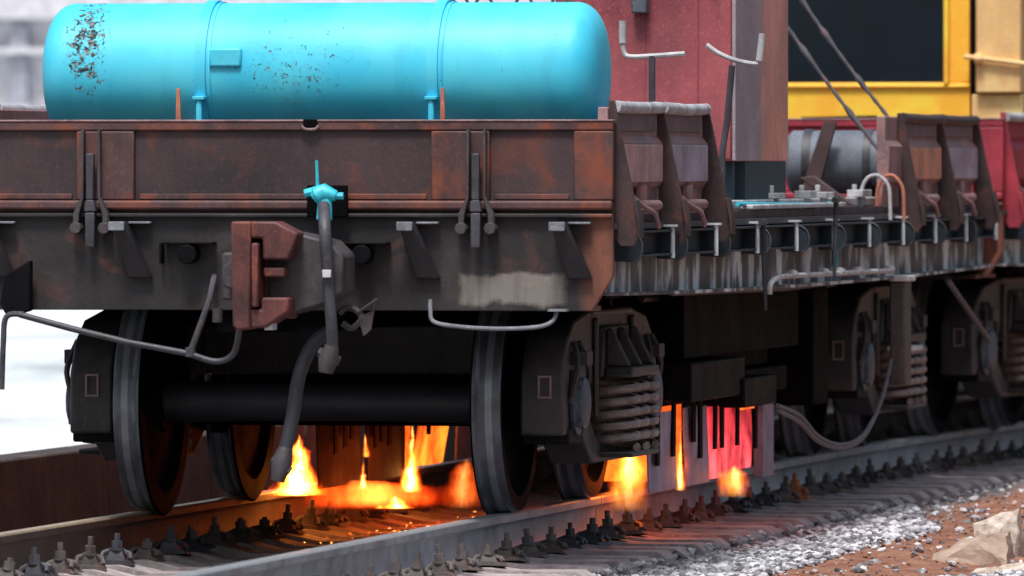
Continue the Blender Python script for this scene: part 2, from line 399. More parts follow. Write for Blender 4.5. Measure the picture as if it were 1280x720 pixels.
def arc(c, r, a0, a1, n, plane='XZ'):
    out = []
    for i in range(n + 1):
        a = a0 + (a1 - a0) * i / n; u, v = r * math.cos(a), r * math.sin(a)
        out.append(Vector((c[0] + u, c[1], c[2] + v)) if plane == 'XZ' else Vector((c[0], c[1] + u, c[2] + v)))
    return out
def smooth2(o): return [(q.x, q.z) for q in smooth([(u, 0, v) for u, v in o], 3)]
def smooth(pts, n=6):
    pts = [Vector(p) for p in pts]; out = []
    for i in range(len(pts) - 1):
        p0 = pts[max(i - 1, 0)]; p1 = pts[i]; p2 = pts[i + 1]; p3 = pts[min(i + 2, len(pts) - 1)]
        for k in range(n):
            t = k / n
            out.append(.5 * ((2 * p1) + (p2 - p0) * t + (2 * p0 - 5 * p1 + 4 * p2 - p3) * t * t + (3 * p1 - p0 - 3 * p2 + p3) * t ** 3))
    out.append(pts[-1]); return out

# ------------------------------------------------------------------ track alignment (gentle curve to the right beyond 9.5 m)
R_, S0 = 110.0, 9.5
def track(s):
    if s <= S0: return Vector((0, s, 0)), 0.0
    a = (s - S0) / R_
    return Vector((R_ * (1 - math.cos(a)), S0 + R_ * math.sin(a), 0)), a
def tpt(s, lat, z):
    p, a = track(s); return Vector((p.x + lat * math.cos(a), p.y - lat * math.sin(a), z))

# ------------------------------------------------------------------ ground
def gh(x, y):
    n = mnoise.noise(Vector((x * 1.3, y * .8, 3.1))); n2 = mnoise.noise(Vector((x * 5, y * 4, 7.7))); n3 = mnoise.noise(Vector((x * 15, y * 12, 1.7)))
    tx = track(max(y, 0))[0].x; lx = x - tx
    h = -.268
    if lx > 1.3:
        k = min(1, (lx - 1.3) / .9); h += k * (.035 + .05 * n + .03 * n2 + .018 * n3) + max(0, min(1, (y - 5) / 7)) * k * .15
        h -= max(0, min(1, (2.5 - y) / 3)) * .05 * k
    elif lx < -1.4: h += .01 * n3
    else: h += .006 * n3
    return h
mb = MB()
xs = [-2.6 + i * .05 for i in range(int(7.6 / .05) + 1)]; ys = [-6 + i * .08 for i in range(int(36 / .08) + 1)]
for y in ys:
    for x in xs: mb.v.append((x, y, gh(x, y)))
nx = len(xs)
for j in range(len(ys) - 1):
    for i in range(nx - 1):
        a = j * nx + i; mb.f.append((a, a + 1, a + nx + 1, a + nx)); mb.mi.append(0)
thing('ground', mb, M['dirt'], None, None, (0, 0, 0), kind='structure')
mb = MB(); mb.box(-400, 400, -100, 900, -1.2, -.36)
thing('terrain', mb, M['earth'], None, None, (0, 0, -1.2), kind='structure')
# platform with a concrete kerb on the far side, snow on it
mb = MB()
mb.box(-120, -2.42, -30, 400, -.34, .112)
thing('snow_ground', mb, M['snow'], None, None, (0, 0, 0), kind='structure')
kerb = root('platform_kerb', 'low stained concrete platform edge wall beyond the far rail, reddened by the fire', 'platform edge', (-2.3, 6, -.3))
mb = MB(); y = -14.0
mb.box(-2.415, -2.24, -16, 44, -.32, .06); part('kerb_footing', mb, M['kerb'], kerb)
y = -15.0
while y < 42:
    mb = MB(); L = 2.4; dz = random.uniform(-.006, .006); dx = random.uniform(-.008, .008)
    mb.box(-2.41, -2.20 + dx, y + .012, y + L - .012, -.3, .118 + dz)
    part('kerb_block', mb, M['kerb'], kerb, .012); y += L

# ------------------------------------------------------------------ rails
PROF = [(-.075, -.18), (.075, -.18), (.075, -.17), (.02, -.15), (.010, -.125), (.010, -.06), (.018, -.045), (.0365, -.036), (.0375, -.008), (.030, -.0005), (0, 0), (-.030, -.0005), (-.0375, -.008), (-.0365, -.036), (-.018, -.045), (-.010, -.06), (-.010, -.125), (-.02, -.15), (-.075, -.17)]
def rail(s0, s1, lat, web, top, label, group='running rails of the track'):
    mb = MB(); n = max(2, int((s1 - s0) / .5)); k = len(PROF)
    for i in range(n + 1):
        s = s0 + (s1 - s0) * i / n
        for (u, z) in PROF: mb.v.append(tuple(tpt(s, lat + u, z)))
    for i in range(n):
        for j in range(k):
            a = i * k + j; b = i * k + (j + 1) % k; mb.f.append((a, b, b + k, a + k)); mb.mi.append(1 if 8 <= j <= 11 else 0)
    mb.f += [tuple(range(k)), tuple(range(n * k + k - 1, n * k - 1, -1))]; mb.mi += [0, 0]
    return thing('railway_rail', mb, [web, top], label, 'rail', tuple(tpt(s0, lat, -.18)), group)
GL = .797
JOINT = 3.42
rail(-14, JOINT - .008, GL, M['rail'], M['polish'], 'near steel rail with bright polished top, its cut end beside the flames')
rail(JOINT + .008, 44, GL, M['rail'], M['polish'], 'near steel rail running on past the hanging shields to the right distance')
rail(-14, 44, -GL, M['rail_rust'], M['warm_top'], 'far rusty rail with straw coloured top under the left wheel')

# ------------------------------------------------------------------ sleepers with clips
def clip_mesh(stud=.034):
    mb = MB()
    mb.prism([(-.07, 0), (.07, 0), (.055, .018), (-.055, .018)], 'Y', -.055, .055)
    for e in (-1, 1):
        mb.tube([(e * .056, -.03, .022), (e * .050, -.01, .040), (e * .022, .0, .050), (e * .050, .012, .040), (e * .058, .03, .022)], .0105, 6)
    vs = [(-.034, -.03, .018), (.034, -.03, .018), (.034, .03, .018), (-.034, .03, .018), (-.024, -.02, .052), (.024, -.02, .052), (.024, .02, .052), (-.024, .02, .052)]
    mb.add(vs, [(0, 1, 5, 4), (1, 2, 6, 5), (2, 3, 7, 6), (3, 0, 4, 7), (4, 5, 6, 7)])
    mb.tube([(0, 0, .052), (0, 0, .060)], .030, 10)
    mb.tube([(0, 0, .060), (0, 0, .088)], .0225, 6)
    mb.tube([(0, 0, .088), (0, 0, .088 + stud)], .0115, 6)
    return mb
sl_mb = MB()
prof = [(-1.375, -.20), (1.375, -.20), (1.375, -.03), (1.33, 0), (1.05, 0), (.95, .012), (.64, .012), (.5, -.02), (-.5, -.02), (-.64, .012), (-.95, .012), (-1.05, 0), (-1.33, 0), (-1.375, -.03)]
sl_mb.prism(prof, 'Y', -.125, .125)
sl_mesh = finish_mesh('sleeper_body', sl_mb, M['sleeper'], (0, 0, 0))
cm = {k: finish_mesh('rail_clip', clip_mesh(), M[k], (0, 0, 0)) for k in ('clip', 'clip_orange')}
cm['short'] = finish_mesh('rail_clip', clip_mesh(.014), M['clip'], (0, 0, 0)); cm['grey'] = finish_mesh('rail_clip', clip_mesh(.028), M['steel'], (0, 0, 0))
for i in range(-9, 62):
    s = i * .5 + .13 + random.uniform(-.02, .02); p, a = track(s)
    hot = 3.3 < s < 7.3
    r = bpy.data.objects.new('railway_sleeper', None); COL.objects.link(r); r.location = (p.x, p.y, -.40); r.rotation_euler = (0, 0, -a + random.uniform(-.006, .006))
    r['label'] = 'grey concrete sleeper crossing the fire-lit track under the wagon' if hot else ('grey concrete sleeper with rusty clips in front of the fire' if s <= 3.3 else 'grey concrete sleeper with rusty clips in the track running off right')
    r['category'] = 'sleeper'; r['group'] = 'concrete sleepers of the track'
    b = bpy.data.objects.new('sleeper_body', sl_mesh); COL.objects.link(b); b.parent = r; b.location = (0, 0, .2 + random.uniform(-.004, .004))
    for lx in (-GL, GL):
        for sd in (-1, 1):
            c = bpy.data.objects.new('rail_clip', cm['clip_orange'] if (i == 17 and lx > 0 and sd > 0) else cm[random.choice(('clip', 'clip', 'short', 'grey'))]); COL.objects.link(c); c.parent = r
            c.location = (lx + sd * (.125 + random.uniform(-.006, .006)), random.uniform(-.02, .02), .212)
            c.rotation_euler = (random.uniform(-.12, .12), random.uniform(-.14, .14), random.uniform(-.4, .4)); k = random.uniform(1.02, 1.22); c.scale = (k, k, random.uniform(.9, 1.15))

# ------------------------------------------------------------------ gravel, clods, stones
import bmesh as _bm
def ico(sub):
    b = _bm.new(); _bm.ops.create_icosphere(b, subdivisions=sub, radius=1); v = [tuple(x.co) for x in b.verts]; f = [tuple(q.index for q in x.verts) for x in b.faces]; b.free(); return v, f
IV, IF = ico(1)
def scatter(name, mat, label, n, region, size, sink=.3, flat=.7, seed=1, mask=None, zfun=gh):
    rnd = random.Random(seed)
    tmpl = []
    for t in range(10):
        tmpl.append([(v[0] * rnd.uniform(.6, 1.15), v[1] * rnd.uniform(.6, 1.15), v[2] * rnd.uniform(.5, 1.1)) for v in IV])
    V = []; Fc = []; cnt = 0; tries = 0
    while cnt < n and tries < n * 6:
        tries += 1
        x, y = rnd.uniform(region[0], region[1]), rnd.uniform(region[2], region[3])
        if mask and not mask(x, y, rnd): continue
        sz = size[0] + (size[1] - size[0]) * rnd.random() ** 2.2; t = rnd.choice(tmpl); a = rnd.uniform(0, 2 * PI); ca, sa = math.cos(a), math.sin(a); fl = flat * rnd.uniform(.6, 1.2)
        ax = rnd.uniform(.7, 1.3); z = zfun(x, y) + sz * fl * (1 - sink * 1.6); tl = rnd.uniform(-.5, .5); o = len(V)
        for v in t:
            vx, vy, vz = v[0] * sz * ax, v[1] * sz, v[2] * sz * fl
            vx, vz = vx * math.cos(tl) - vz * math.sin(tl), vx * math.sin(tl) + vz * math.cos(tl)
            V.append((x + vx * ca - vy * sa, y + vx * sa + vy * ca, z + vz))
        Fc += [(f[0] + o, f[1] + o, f[2] + o) for f in IF]; cnt += 1
    me = bpy.data.meshes.new(name); me.from_pydata(V, [], Fc); me.materials.append(mat); me.update()
    o = bpy.data.objects.new(name, me); COL.objects.link(o); o['kind'] = 'stuff'; o['label'] = label; o['category'] = 'gravel'; return o
def m_right(x, y, rnd):
    lx = x - track(max(y, 0))[0].x
    if lx < 1.32: return lx > .98 and rnd.random() < 1.3 * (lx - .98)
    edge = 2.05 + .18 * mnoise.noise(Vector((x * .5, y * .45, 5))) - max(0, y - 5.5) * .19 - max(0, 1.5 - y) * .03
    if lx < edge: return True
    if y < 1.3 and lx > 2.75 and x > 2.6: return rnd.random() < .9
    return rnd.random() < .02
scatter('gravel', M['gravel'], 'pale grey crushed stone gravel beside the sleeper ends', 34000, (.95, 4.0, -2.5, 14), (.009, .030), seed=3, mask=m_right, zfun=lambda x, y: max(gh(x, y), -.236) if x - track(max(y, 0))[0].x < 1.36 else gh(x, y))
scatter('dirt_clods', M['clod'], 'reddish brown clods and crumbs on the bare dirt', 12000, (1.4, 5.0, -3, 24), (.004, .015), seed=5, mask=lambda x, y, r: x - track(max(y, 0))[0].x > 1.35 + .5 * r.random())
scatter('ballast', M['gravel_dark'], 'dark sooty ballast between and beside the sleepers', 14000, (-2.2, 1.34, -4, 22), (.012, .032), seed=9, zfun=lambda x, y: -.275)
scatter('ballast_far', M['gravel_dark'], 'dark ballast around the track running off right', 3500, (-1.5, 3.5, 14, 30), (.02, .05), seed=10, mask=lambda x, y, r: abs(x - track(y)[0].x) < 1.6)
for (px, py, sz) in ((185, 644, .06), (200, 640, .05), (170, 641, .04)):
    pass
def rock(name, pts, label, loc, mat, seed, disp=.02, group=None):
    b = _bm.new()
    for p in pts: b.verts.new(p)
    _bm.ops.convex_hull(b, input=b.verts); _bm.ops.subdivide_edges(b, edges=b.edges[:], cuts=5, use_grid_fill=True); _bm.ops.triangulate(b, faces=b.faces[:])
    for v in b.verts:
        q = Vector(v.co) * 9 + Vector((seed, 0, 0)); v.co += Vector((mnoise.noise(q), mnoise.noise(q + Vector((9, 0, 0))), mnoise.noise(q + Vector((0, 9, 0))))) * disp + Vector((mnoise.noise(q * 3.1), mnoise.noise(q * 3.3), mnoise.noise(q * 3.7))) * disp * .45
    me = bpy.data.meshes.new(name); b.to_mesh(me); b.free(); me.materials.append(mat)
    o = bpy.data.objects.new(name, me); COL.objects.link(o); o.location = loc; o['label'] = label; o['category'] = 'stone'
    if group: o['group'] = group
    return o
pA = P(1218, 702, 2.5); pB = P(1250, 690, 2.7)
rock('stone', [(-.17, -.1, 0), (.17, -.12, 0), (.18, .14, 0), (-.14, .15, 0), (-.16, -.06, .06), (.02, -.1, .13), (.15, -.05, .15), (.13, .12, .17), (-.06, .1, .12)], 'flat pale stone lying under the pointed one at the lower right', pA - Vector((0, 0, .03)), M['slab'], 3)
rock('stone', [(-.08, -.08, 0), (.07, -.1, -.01), (.1, .08, 0), (-.06, .1, 0), (-.11, -.06, .15), (.0, -.1, .1), (.1, -.05, .215), (.08, .08, .2), (-.08, .06, .16)], 'pointed white topped stone leaning on the flat one at lower right', pB - Vector((0, .02, .02)), M['boulder'], 8)
pC = P(1268, 712, 1.6)
rock('stone', [(-.2, -.08, 0), (.2, -.1, 0), (.2, .12, 0), (-.2, .1, 0), (-.16, 0, .035), (.18, 0, .05), (0, .08, .045)], 'thin pale slab of stone in the gravel at the bottom right corner', pC - Vector((0, 0, .03)), M['boulder'], 14)
pD = P(186, 650, 4.2)
rock('stone', [(-.1, -.08, 0), (.1, -.1, 0), (.1, .12, 0), (-.1, .1, 0), (-.06, 0, .05), (.07, 0, .04), (0, .05, .05)], 'small lump of white rubble between far rail and platform wall', (pD.x, pD.y, -.25), M['snow'], 4)

# ------------------------------------------------------------------ bogie (part of a wagon)
def helix(cx, cy, z0, z1, r, turns, n=18):
    N = int(turns * n)
    return [Vector((cx + r * math.cos(2 * PI * i / n), cy + r * math.sin(2 * PI * i / n), z0 + (z1 - z0) * i / N)) for i in range(N + 1)]
def make_bogie(wagon, yc):
    # frame: two cast side frames and bolster in one mesh
    mb = MB()
    for sx in (-1, 1):
        xa, xb = sx * .90, sx * 1.09
        up = [(-1.19, .34), (-1.19, .60), (-1.10, .74), (-.92, .83), (-.55, .87), (.55, .87), (.92, .83), (1.10, .74), (1.19, .60), (1.19, .34), (1.03, .34), (1.03, .585), (.80, .585), (.80, .40), (.62, .40), (.52, .58), (.42, .70), (-.42, .70), (-.52, .58), (-.62, .40), (-.80, .40), (-.80, .585), (-1.03, .585), (-1.03, .34)]
        mb.prism([(yc + u, v) for u, v in up], 'X', min(xa, xb), max(xa, xb))
        lo = [(-.80, .44), (-.80, .34), (-.5, .20), (.5, .20), (.80, .34), (.80, .44), (.62, .42), (.42, .31), (-.42, .31), (-.62, .42)]
        mb.prism([(yc + u, v) for u, v in lo], 'X', min(sx * .905, sx * 1.10), max(sx * .905, sx * 1.10))
        # spring seat and outer bolster end that overhang the frame
        mb.prism([(yc + u, v) for u, v in [(-.34, .222), (.34, .222), (.36, .248), (-.36, .248)]], 'X', min(sx * .92, sx * 1.25), max(sx * .92, sx * 1.25))
        mb.prism([(yc + u, v) for u, v in [(-.36, .575), (.36, .575), (.30, .80), (-.30, .80)]], 'X', min(sx * .7, sx * 1.12), max(sx * .7, sx * 1.12))
        mb.prism([(yc + u, v) for u, v in [(-.36, .575), (.36, .575), (.33, .62), (-.33, .62)]], 'X', min(sx * 1.12, sx * 1.25), max(sx * 1.12, sx * 1.25))
        for q in (-.30, .0, .30):   # gusset ribs on the bolster end
            mb.prism([(sx * 1.12, .62), (sx * 1.235, .62), (sx * 1.15, .79), (sx * 1.12, .79)], 'Y', yc + q - .012, yc + q + .012)
        for q in (-.46, .46):
            mb.box(sx * 1.09, sx * 1.115, yc + q - .02, yc + q + .02, .40, .84)
        mb.box(sx * 1.0, sx * 1.10, yc - .50, yc + .50, .845, .875)
    mb.box(-.95, .95, yc - .22, yc + .22, .58, .80); mb.lathe([(.0, 0), (.0, .17), (.12, .17), (.12, 0)], 'Z', (0, yc, .79), 24)
    fr = part('bogie_frame', mb, M['bogie'], wagon, .012)
    for q in (-.925, .925):
        ay = yc + q
        ax = MB(); ax.lathe([(-1.12, 0), (-1.12, .065), (-.90, .065), (-.88, .085), (-.60, .09), (-.3, .082), (.3, .082), (.60, .09), (.88, .085), (.90, .065), (1.12, .065), (1.12, 0)], 'X', (0, ay, .475), 24)
        part('axle', ax, M['axle'], fr)
        for sx in (-1, 1):
            wv = MB()
            # across the wheel: t from inner (flange) to outer face, as multiples of sx
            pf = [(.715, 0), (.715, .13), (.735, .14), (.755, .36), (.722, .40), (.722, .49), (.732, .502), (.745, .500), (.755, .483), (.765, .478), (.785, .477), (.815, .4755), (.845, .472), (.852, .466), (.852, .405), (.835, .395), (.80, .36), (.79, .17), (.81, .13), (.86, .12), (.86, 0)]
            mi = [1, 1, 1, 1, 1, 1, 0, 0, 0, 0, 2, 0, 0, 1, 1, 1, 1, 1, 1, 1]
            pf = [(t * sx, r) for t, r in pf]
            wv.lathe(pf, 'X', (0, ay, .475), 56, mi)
            part('wheel', wv, [M['tread'], M['wheel_disc'], M['tread_highlight']], fr)
            bx = MB()
            bx.prism([(ay - .13, .38), (ay + .13, .38), (ay + .15, .50), (ay + .11, .62), (ay - .11, .62), (ay - .15, .50)], 'X', min(sx * .87, sx * 1.10), max(sx * .87, sx * 1.10))
            bx.box(sx * .89, sx * 1.10, ay - .17, ay + .17, .30, .375)
            part('axle_box', bx, M['bogie_dark'], fr, .01)
            cp = MB(); cp.lathe([(sx * 1.085, 0), (sx * 1.085, .135), (sx * 1.112, .14), (sx * 1.12, .115), (sx * 1.14, .11), (sx * 1.15, .09), (sx * 1.153, 0)], 'X', (0, ay, .475), 28)
            for k in range(4):
                a = PI / 4 + k * PI / 2; yy, zz = ay + .122 * math.cos(a), .475 + .122 * math.sin(a)
                cp.tube([(sx * 1.10, yy, zz), (sx * 1.135, yy, zz)], .016, 6)
            part('axle_cap', cp, M['cap'], fr)
            fk = MB()   # cast lugs over the axle box
            for e in (-1, 1):
                fk.tube(smooth([(sx * 1.10, ay + e * .15, .48), (sx * 1.13, ay + e * .15, .60), (sx * 1.12, ay + e * .09, .68), (sx * 1.10, ay + e * .06, .74)], 4), .014, 6)
            fk.box(sx * 1.08, sx * 1.16, ay - .07, ay + .07, .64, .70)
            part('frame_lug', fk, M['grey_cast'], fr)
    for sx in (-1, 1):
        for (dx, dy) in ((1.15, -.245), (1.15, 0), (1.15, .245), (.95, -.12), (.95, .12)):
            sp = MB(); sp.tube(helix(sx * dx, yc + dy, .264, .56, .098, 5.6), .0185, 7)
            part('coil_spring', sp, M['spring'], fr)
        mk = MB(); xm, ym = sx * 1.0, yc - 1.194
        for (a0, a1, b0, b1) in ((-.03, .03, .625, .634), (-.03, .03, .535, .544), (-.03, -.021, .5445, .6245), (.021, .03, .5445, .6245)):
            mk.box(xm + a0 + .01, xm + a1 + .01, ym - .004, ym, b0 - .035, b1 - .035)
        part('painted_rectangle', mk, M['mark'], fr)
    for q in (-.42, .42):
        br = MB(); br.box(-.70, .70, yc + q - .05, yc + q + .05, .36, .47)
        for sx in (-1, 1):
            br.prism([(yc + q * 1.0, .30), (yc + q * 1.18, .30), (yc + q * 1.24, .62), (yc + q * 1.05, .62)], 'X', min(sx * .74, sx * .82), max(sx * .74, sx * .82))
        part('brake_beam', br, M['black'], fr, .01)
    return fr

# ------------------------------------------------------------------ flat wagon
LW = 12.0
def make_side_group(W, y0, ys, sx, zt=1.775, facem='side_face', ribm='side_rib', rollm='roll', pans=None):
    """a drop-side board between ribs, its rolled top rail and its ribs"""
    X = 1.47 * sx
    mb = MB()
    sec = [(X - .05 * sx, 1.29), (X - .02 * sx, 1.29), (X - .015 * sx, 1.40), (X + .012 * sx, 1.425), (X + .016 * sx, 1.60), (X - .008 * sx, 1.63), (X - .008 * sx, 1.75), (X - .05 * sx, 1.75)]
    mb.prism(sec, 'Y', y0, ys[-1] + .02)
    bd = part('side_board', mb, M[facem], W, .006)
    for q, (a, b) in enumerate(zip(ys[:-1], ys[1:])):
        pm = M[pans[q % 2]] if pans else M[facem]
        mb = MB(); mb.box(X + .0125 * sx, X + .024 * sx, a + .10, b - .05, 1.432, 1.595); part('middle_panel', mb, pm, bd, .006)
        mb = MB(); mb.box(X - .006 * sx, X + .002 * sx, a + .12, b - .12, 1.65, 1.735); part('upper_panel', mb, M['upper_face'] if pans else M[facem], bd, .004)
    rl = MB()
    for a, b in zip(ys[:-1], ys[1:]):
        n = 6; pts = [(X + .01 * sx, a + .03 + (b - a - .06) * i / n, zt - .022 - .004 * math.sin(PI * i / n) + random.uniform(-.002, .002)) for i in range(n + 1)]
        rl.tube(pts, .026, 10)
    part('top_rail', rl, M[rollm], bd)
    for y in ys:
        rb = MB()
        o = [(-.01, zt + .003), (.014, zt + .003), (.034, 1.68), (.066, 1.52), (.100, 1.36), (.118, 1.26), (.118, 1.20), (.095, 1.165), (.04, 1.165), (.0, 1.22)]
        rb.prism([(X + u * sx, v) for u, v in o], 'Y', y - .014, y + .014)
        rb.prism([(X + (u + .0) * sx, v) for u, v in [(.100, 1.36), (.112, 1.36), (.130, 1.27), (.130, 1.20), (.119, 1.20), (.119, 1.26)]], 'Y', y - .05, y + .05)
        part('side_rib', rb, M[ribm], bd, .003)
    for a, b in zip(ys[:-1], ys[1:]):
        ym = a + (b - a) * .42
        h = MB(); h.tube([(X + .05 * sx, ym - .05, 1.335), (X + .05 * sx, ym + .36, 1.335)], .022, 12)
        h.box(X, X + .03 * sx, ym + .1, ym + .2, 1.30, 1.42)
        h.tube(smooth([(X + .02 * sx, ym - .18, 1.38), (X + .07 * sx, ym - .10, 1.33), (X + .10 * sx, ym - .02, 1.30), (X + .11 * sx, ym + .03, 1.24)], 4), .012, 6)
        part('side_hinge', h, M['side_face'], bd)

def make_wagon(kind):
    first = kind == 1
    W = root('flat_wagon', 'brown flat wagon in front with end board up and cyan tank on its deck' if first else 'second flat wagon with a crimson end board, carrying the yellow machine', 'wagon', (0, 0, 0), 'flat wagons of the train')
    bm_, fm = (M['board'], M['board_frame']) if first else (M['red_board'], M['red_board'])
    # deck of planks
    dk = MB(); dk.box(-1.46, 1.46, .06, LW - .06, 1.20, 1.262); D = part('deck_floor', dk, M['black'], W)
    for i in range(48):
        p = MB(); a = .08 + i * (LW - .16) / 48; p.box(-1.45, 1.45, a + .004, a + (LW - .16) / 48 - .004, 1.264, 1.30 + random.uniform(-.004, .004)); part('plank', p, M['wood'], D)
    # end board
    DZ = 0 if first else .062
    for end in (0, 1):
        def yy(t): return t if end == 0 else LW - t
        e = MB(); y0, y1 = sorted((yy(.012), yy(.045)))
        zt = 1.693
        e.box(-1.49, 1.49, y0, y1, 1.303, zt - .005 + DZ)
        EB = part('end_board', e, bm_, W) if not (first and end == 1) else None
        if EB:
            f = MB(); a, b = sorted((yy(-.018), yy(.010)))
            f.box(-1.492, 1.492, a, b, 1.652 + DZ, 1.69 + DZ)      # top member
            pxs = [(-1.49, -1.39), (-.815, -.565), (.715, .965), (1.325, 1.492)]
            for (p0, p1) in pxs: f.box(p0, p1, a, b, 1.359, 1.650 + DZ)
            part('board_frame', f, fm, EB, .006)
            g = MB(); g.box(-1.49, 1.49, min(yy(-.035), yy(.010)), max(yy(-.035), yy(.010)), 1.318, 1.357); part('bottom_ledge', g, fm, EB, .01)
            g = MB(); g.box(-1.493, 1.493, min(yy(-.022), yy(.048)), max(yy(-.022), yy(.048)), 1.6905 + DZ, 1.698 + DZ)
            part('top_edge', g, M['board_edge'], EB, .002)
            for (p0, p1) in ((-1.388, -.817), (-.563, .713), (.967, 1.323)):
                g = MB(); q0, q1 = sorted((yy(.000), yy(.0118))); g.box(p0, p1, q0, q1, 1.36, 1.65 + DZ); part('board_panel', g, bm_, EB)
                g = MB(); q0, q1 = sorted((yy(-.010), yy(-.0005))); g.box(p0 + .02, p1 - .02, q0, q1, 1.362, 1.385); part('panel_lip', g, fm, EB, .003)
        # buffer beam
        bm2 = MB(); q0, q1 = sorted((yy(.0), yy(.03)))
        bm2.prism([(-1.49, 1.30), (1.49, 1.30), (1.49, 1.04), (1.40, .893), (-1.40, .893), (-1.49, 1.04)], 'Y', q0, q1)
        q2 = sorted((yy(-.03), yy(-.001))); bm2.box(-1.49, 1.49, q2[0], q2[1], 1.286, 1.302)
        q3 = sorted((yy(.03), yy(.22))); bm2.box(-1.40, 1.40, q3[0], q3[1], .893, .915); bm2.box(-1.40, 1.40, q3[0], q3[1], 1.18, 1.20)
        BE = part('end_beam', bm2, M['beam'], W, .004)
        # wedge brackets
        for xb in (-1.21, -.62, .62, 1.27):
            g = MB(); xf = xb
            pts_top = [(xf - .03, 1.268), (xf + .032, 1.268)]; pts_bot = [(xf + .03, 1.03), (xf + .135, 1.03)]
            t, bdep = .11, .035
            def yv(v): return yy(-v)
            vs = [(pts_top[0][0], yv(t), 1.268), (pts_top[1][0], yv(t), 1.268), (pts_bot[1][0], yv(bdep), 1.03), (pts_bot[0][0], yv(bdep), 1.03),
                  (pts_top[0][0], yv(0), 1.268), (pts_top[1][0], yv(0), 1.268), (pts_bot[1][0], yv(0), 1.03), (pts_bot[0][0], yv(0), 1.03)]
            fs = [(0, 1, 2, 3), (7, 6, 5, 4), (0, 4, 5, 1), (1, 5, 6, 2), (2, 6, 7, 3), (3, 7, 4, 0)]
            g.add(vs, fs)
            part('stake_bracket', g, M['bracket'], BE, .006)
            g = MB(); g.box(xf - .033, xf + .035, min(yy(-.128), yy(-.111)), max(yy(-.128), yy(-.111)), 1.230, 1.268)
            part('bracket_cap', g, M['cap_grey'], BE, .003)
            g = MB(); g.box(xf + .036, xf + .13, min(yy(-.05), yy(-.001)), max(yy(-.07), yy(-.001)), 1.258, 1.268)
            part('bracket_shelf', g, M['cap_grey'], BE, .003)
        for xc in (-.32, .43):
            g = MB(); g.box(xc - .11, xc + .11, min(yy(-.09), yy(-.001)), max(yy(-.09), yy(-.001)), 1.172, 1.182)
            g.box(xc - .13, xc - .118, min(yy(-.05), yy(-.001)), max(yy(-.05), yy(-.001)), 1.09, 1.18)
            g.tube([(xc, yy(-.01), 1.13), (xc, yy(-.10), 1.13)], .042, 10)
            part('step_bracket', g, M['under'], BE, .004)
        # fork hinges of the end board
        for xc in (-.745, .915) if EB else ():
            g = MB(); q = sorted((yy(-.038), yy(-.019)))
            for sd in (-1, 1):
                g.prism([(xc + sd * .030, 1.655), (xc + sd * .040, 1.655), (xc + sd * .040, 1.375), (xc + sd * .075, 1.305), (xc + sd * .078, 1.225), (xc + sd * .052, 1.215), (xc + sd * .050, 1.300), (xc + sd * .030, 1.37)], 'Y', yy(-.06) if end == 0 else yy(.0), yy(-.02) if end == 0 else yy(-.06))
                g.tube([(xc + sd * .062, yy(-.085), 1.24), (xc + sd * .062, yy(-.01), 1.24)], .026, 8)
            HG = part('end_hinge', g, M['grey_cast'], EB, .003)
            g = MB(); q = sorted((yy(-.075), yy(-.045))); g.box(xc - .016, xc + .016, q[0], q[1], 1.36, 1.555)
            g.prism([(xc - .016, 1.359), (xc + .016, 1.359), (xc + .026, 1.31), (xc - .026, 1.31)], 'Y', q[0], q[1])
            g.box(xc - .02, xc + .02, q[0], q[1], 1.16, 1.305)
            part('hinge_strap', g, M['steel'], HG, .004)
    # side sills, channels and plates
    for sx in (-1, 1):
        sb = MB(); n = 24; top = 1.235
        def zb(y): return .972 - .028 * max(0, math.sin(PI * max(0, min(1, (y - .0) / LW)))) ** .8
        for i in range(n):
            a, b = .03 + (LW - .06) * i / n, .03 + (LW - .06) * (i + 1) / n
            X0, X1 = sorted((sx * 1.40, sx * 1.415))
            sb.add([(X0, a, zb(a)), (X1, a, zb(a)), (X1, b, zb(b)), (X0, b, zb(b)), (X0, a, top), (X1, a, top), (X1, b, top), (X0, b, top)], [(0, 3, 2, 1), (4, 5, 6, 7), (1, 2, 6, 5), (0, 4, 7, 3)])
            X0, X1 = sorted((sx * 1.33, sx * 1.475))
            sb.add([(X0, a, zb(a) - .014), (X1, a, zb(a) - .014), (X1, b, zb(b) - .014), (X0, b, zb(b) - .014), (X0, a, zb(a)), (X1, a, zb(a)), (X1, b, zb(b)), (X0, b, zb(b))], [(0, 3, 2, 1), (4, 5, 6, 7), (1, 2, 6, 5), (0, 1, 5, 4), (0, 4, 7, 3)])
        SB = part('side_sill', sb, M['sill'], W)
        dd = MB(); X0, X1 = sorted((sx * 1.38, sx * 1.50)); dd.box(X0, X1, .03, LW - .03, 1.236, 1.262); part('deck_edge', dd, M['steel'], SB)
        nseg = 10; st = (LW - .5) / nseg
        for i in range(nseg):
            a = .12 + i * st + .42 * (1 if False else 0); y0 = a + .30; y1 = a + st - .06
            ch = MB(); X0, X1 = sorted((sx * 1.415, sx * 1.47)); ch.box(X0, X1, y0, y1, 1.128, 1.218)
            X0, X1 = sorted((sx * 1.415, sx * 1.535)); ch.box(X0, X1, y0, y1, 1.219, 1.228); ch.box(X0, X1, y0, y1, 1.118, 1.127)
            part('channel', ch, M['channel'], SB, .002)
            pl = MB(); q0, q1 = sorted((sx * 1.415, sx * 1.530)); pl.box(q0, q1, y1 + .001, y1 + .022, 1.115, 1.232); PLT = part('pocket_plate', pl, M['channel'], SB, .002)
            pl = MB(); pl.tube([(sx * 1.536, y1 + .010, 1.105), (sx * 1.536, y1 + .010, 1.240)], .011, 6); pl.box(min(sx * 1.50, sx * 1.56), max(sx * 1.50, sx * 1.56), y1 - .01, y1 + .03, 1.2405, 1.250); PE = part('plate_edge', pl, M['plate_edge'], SB)
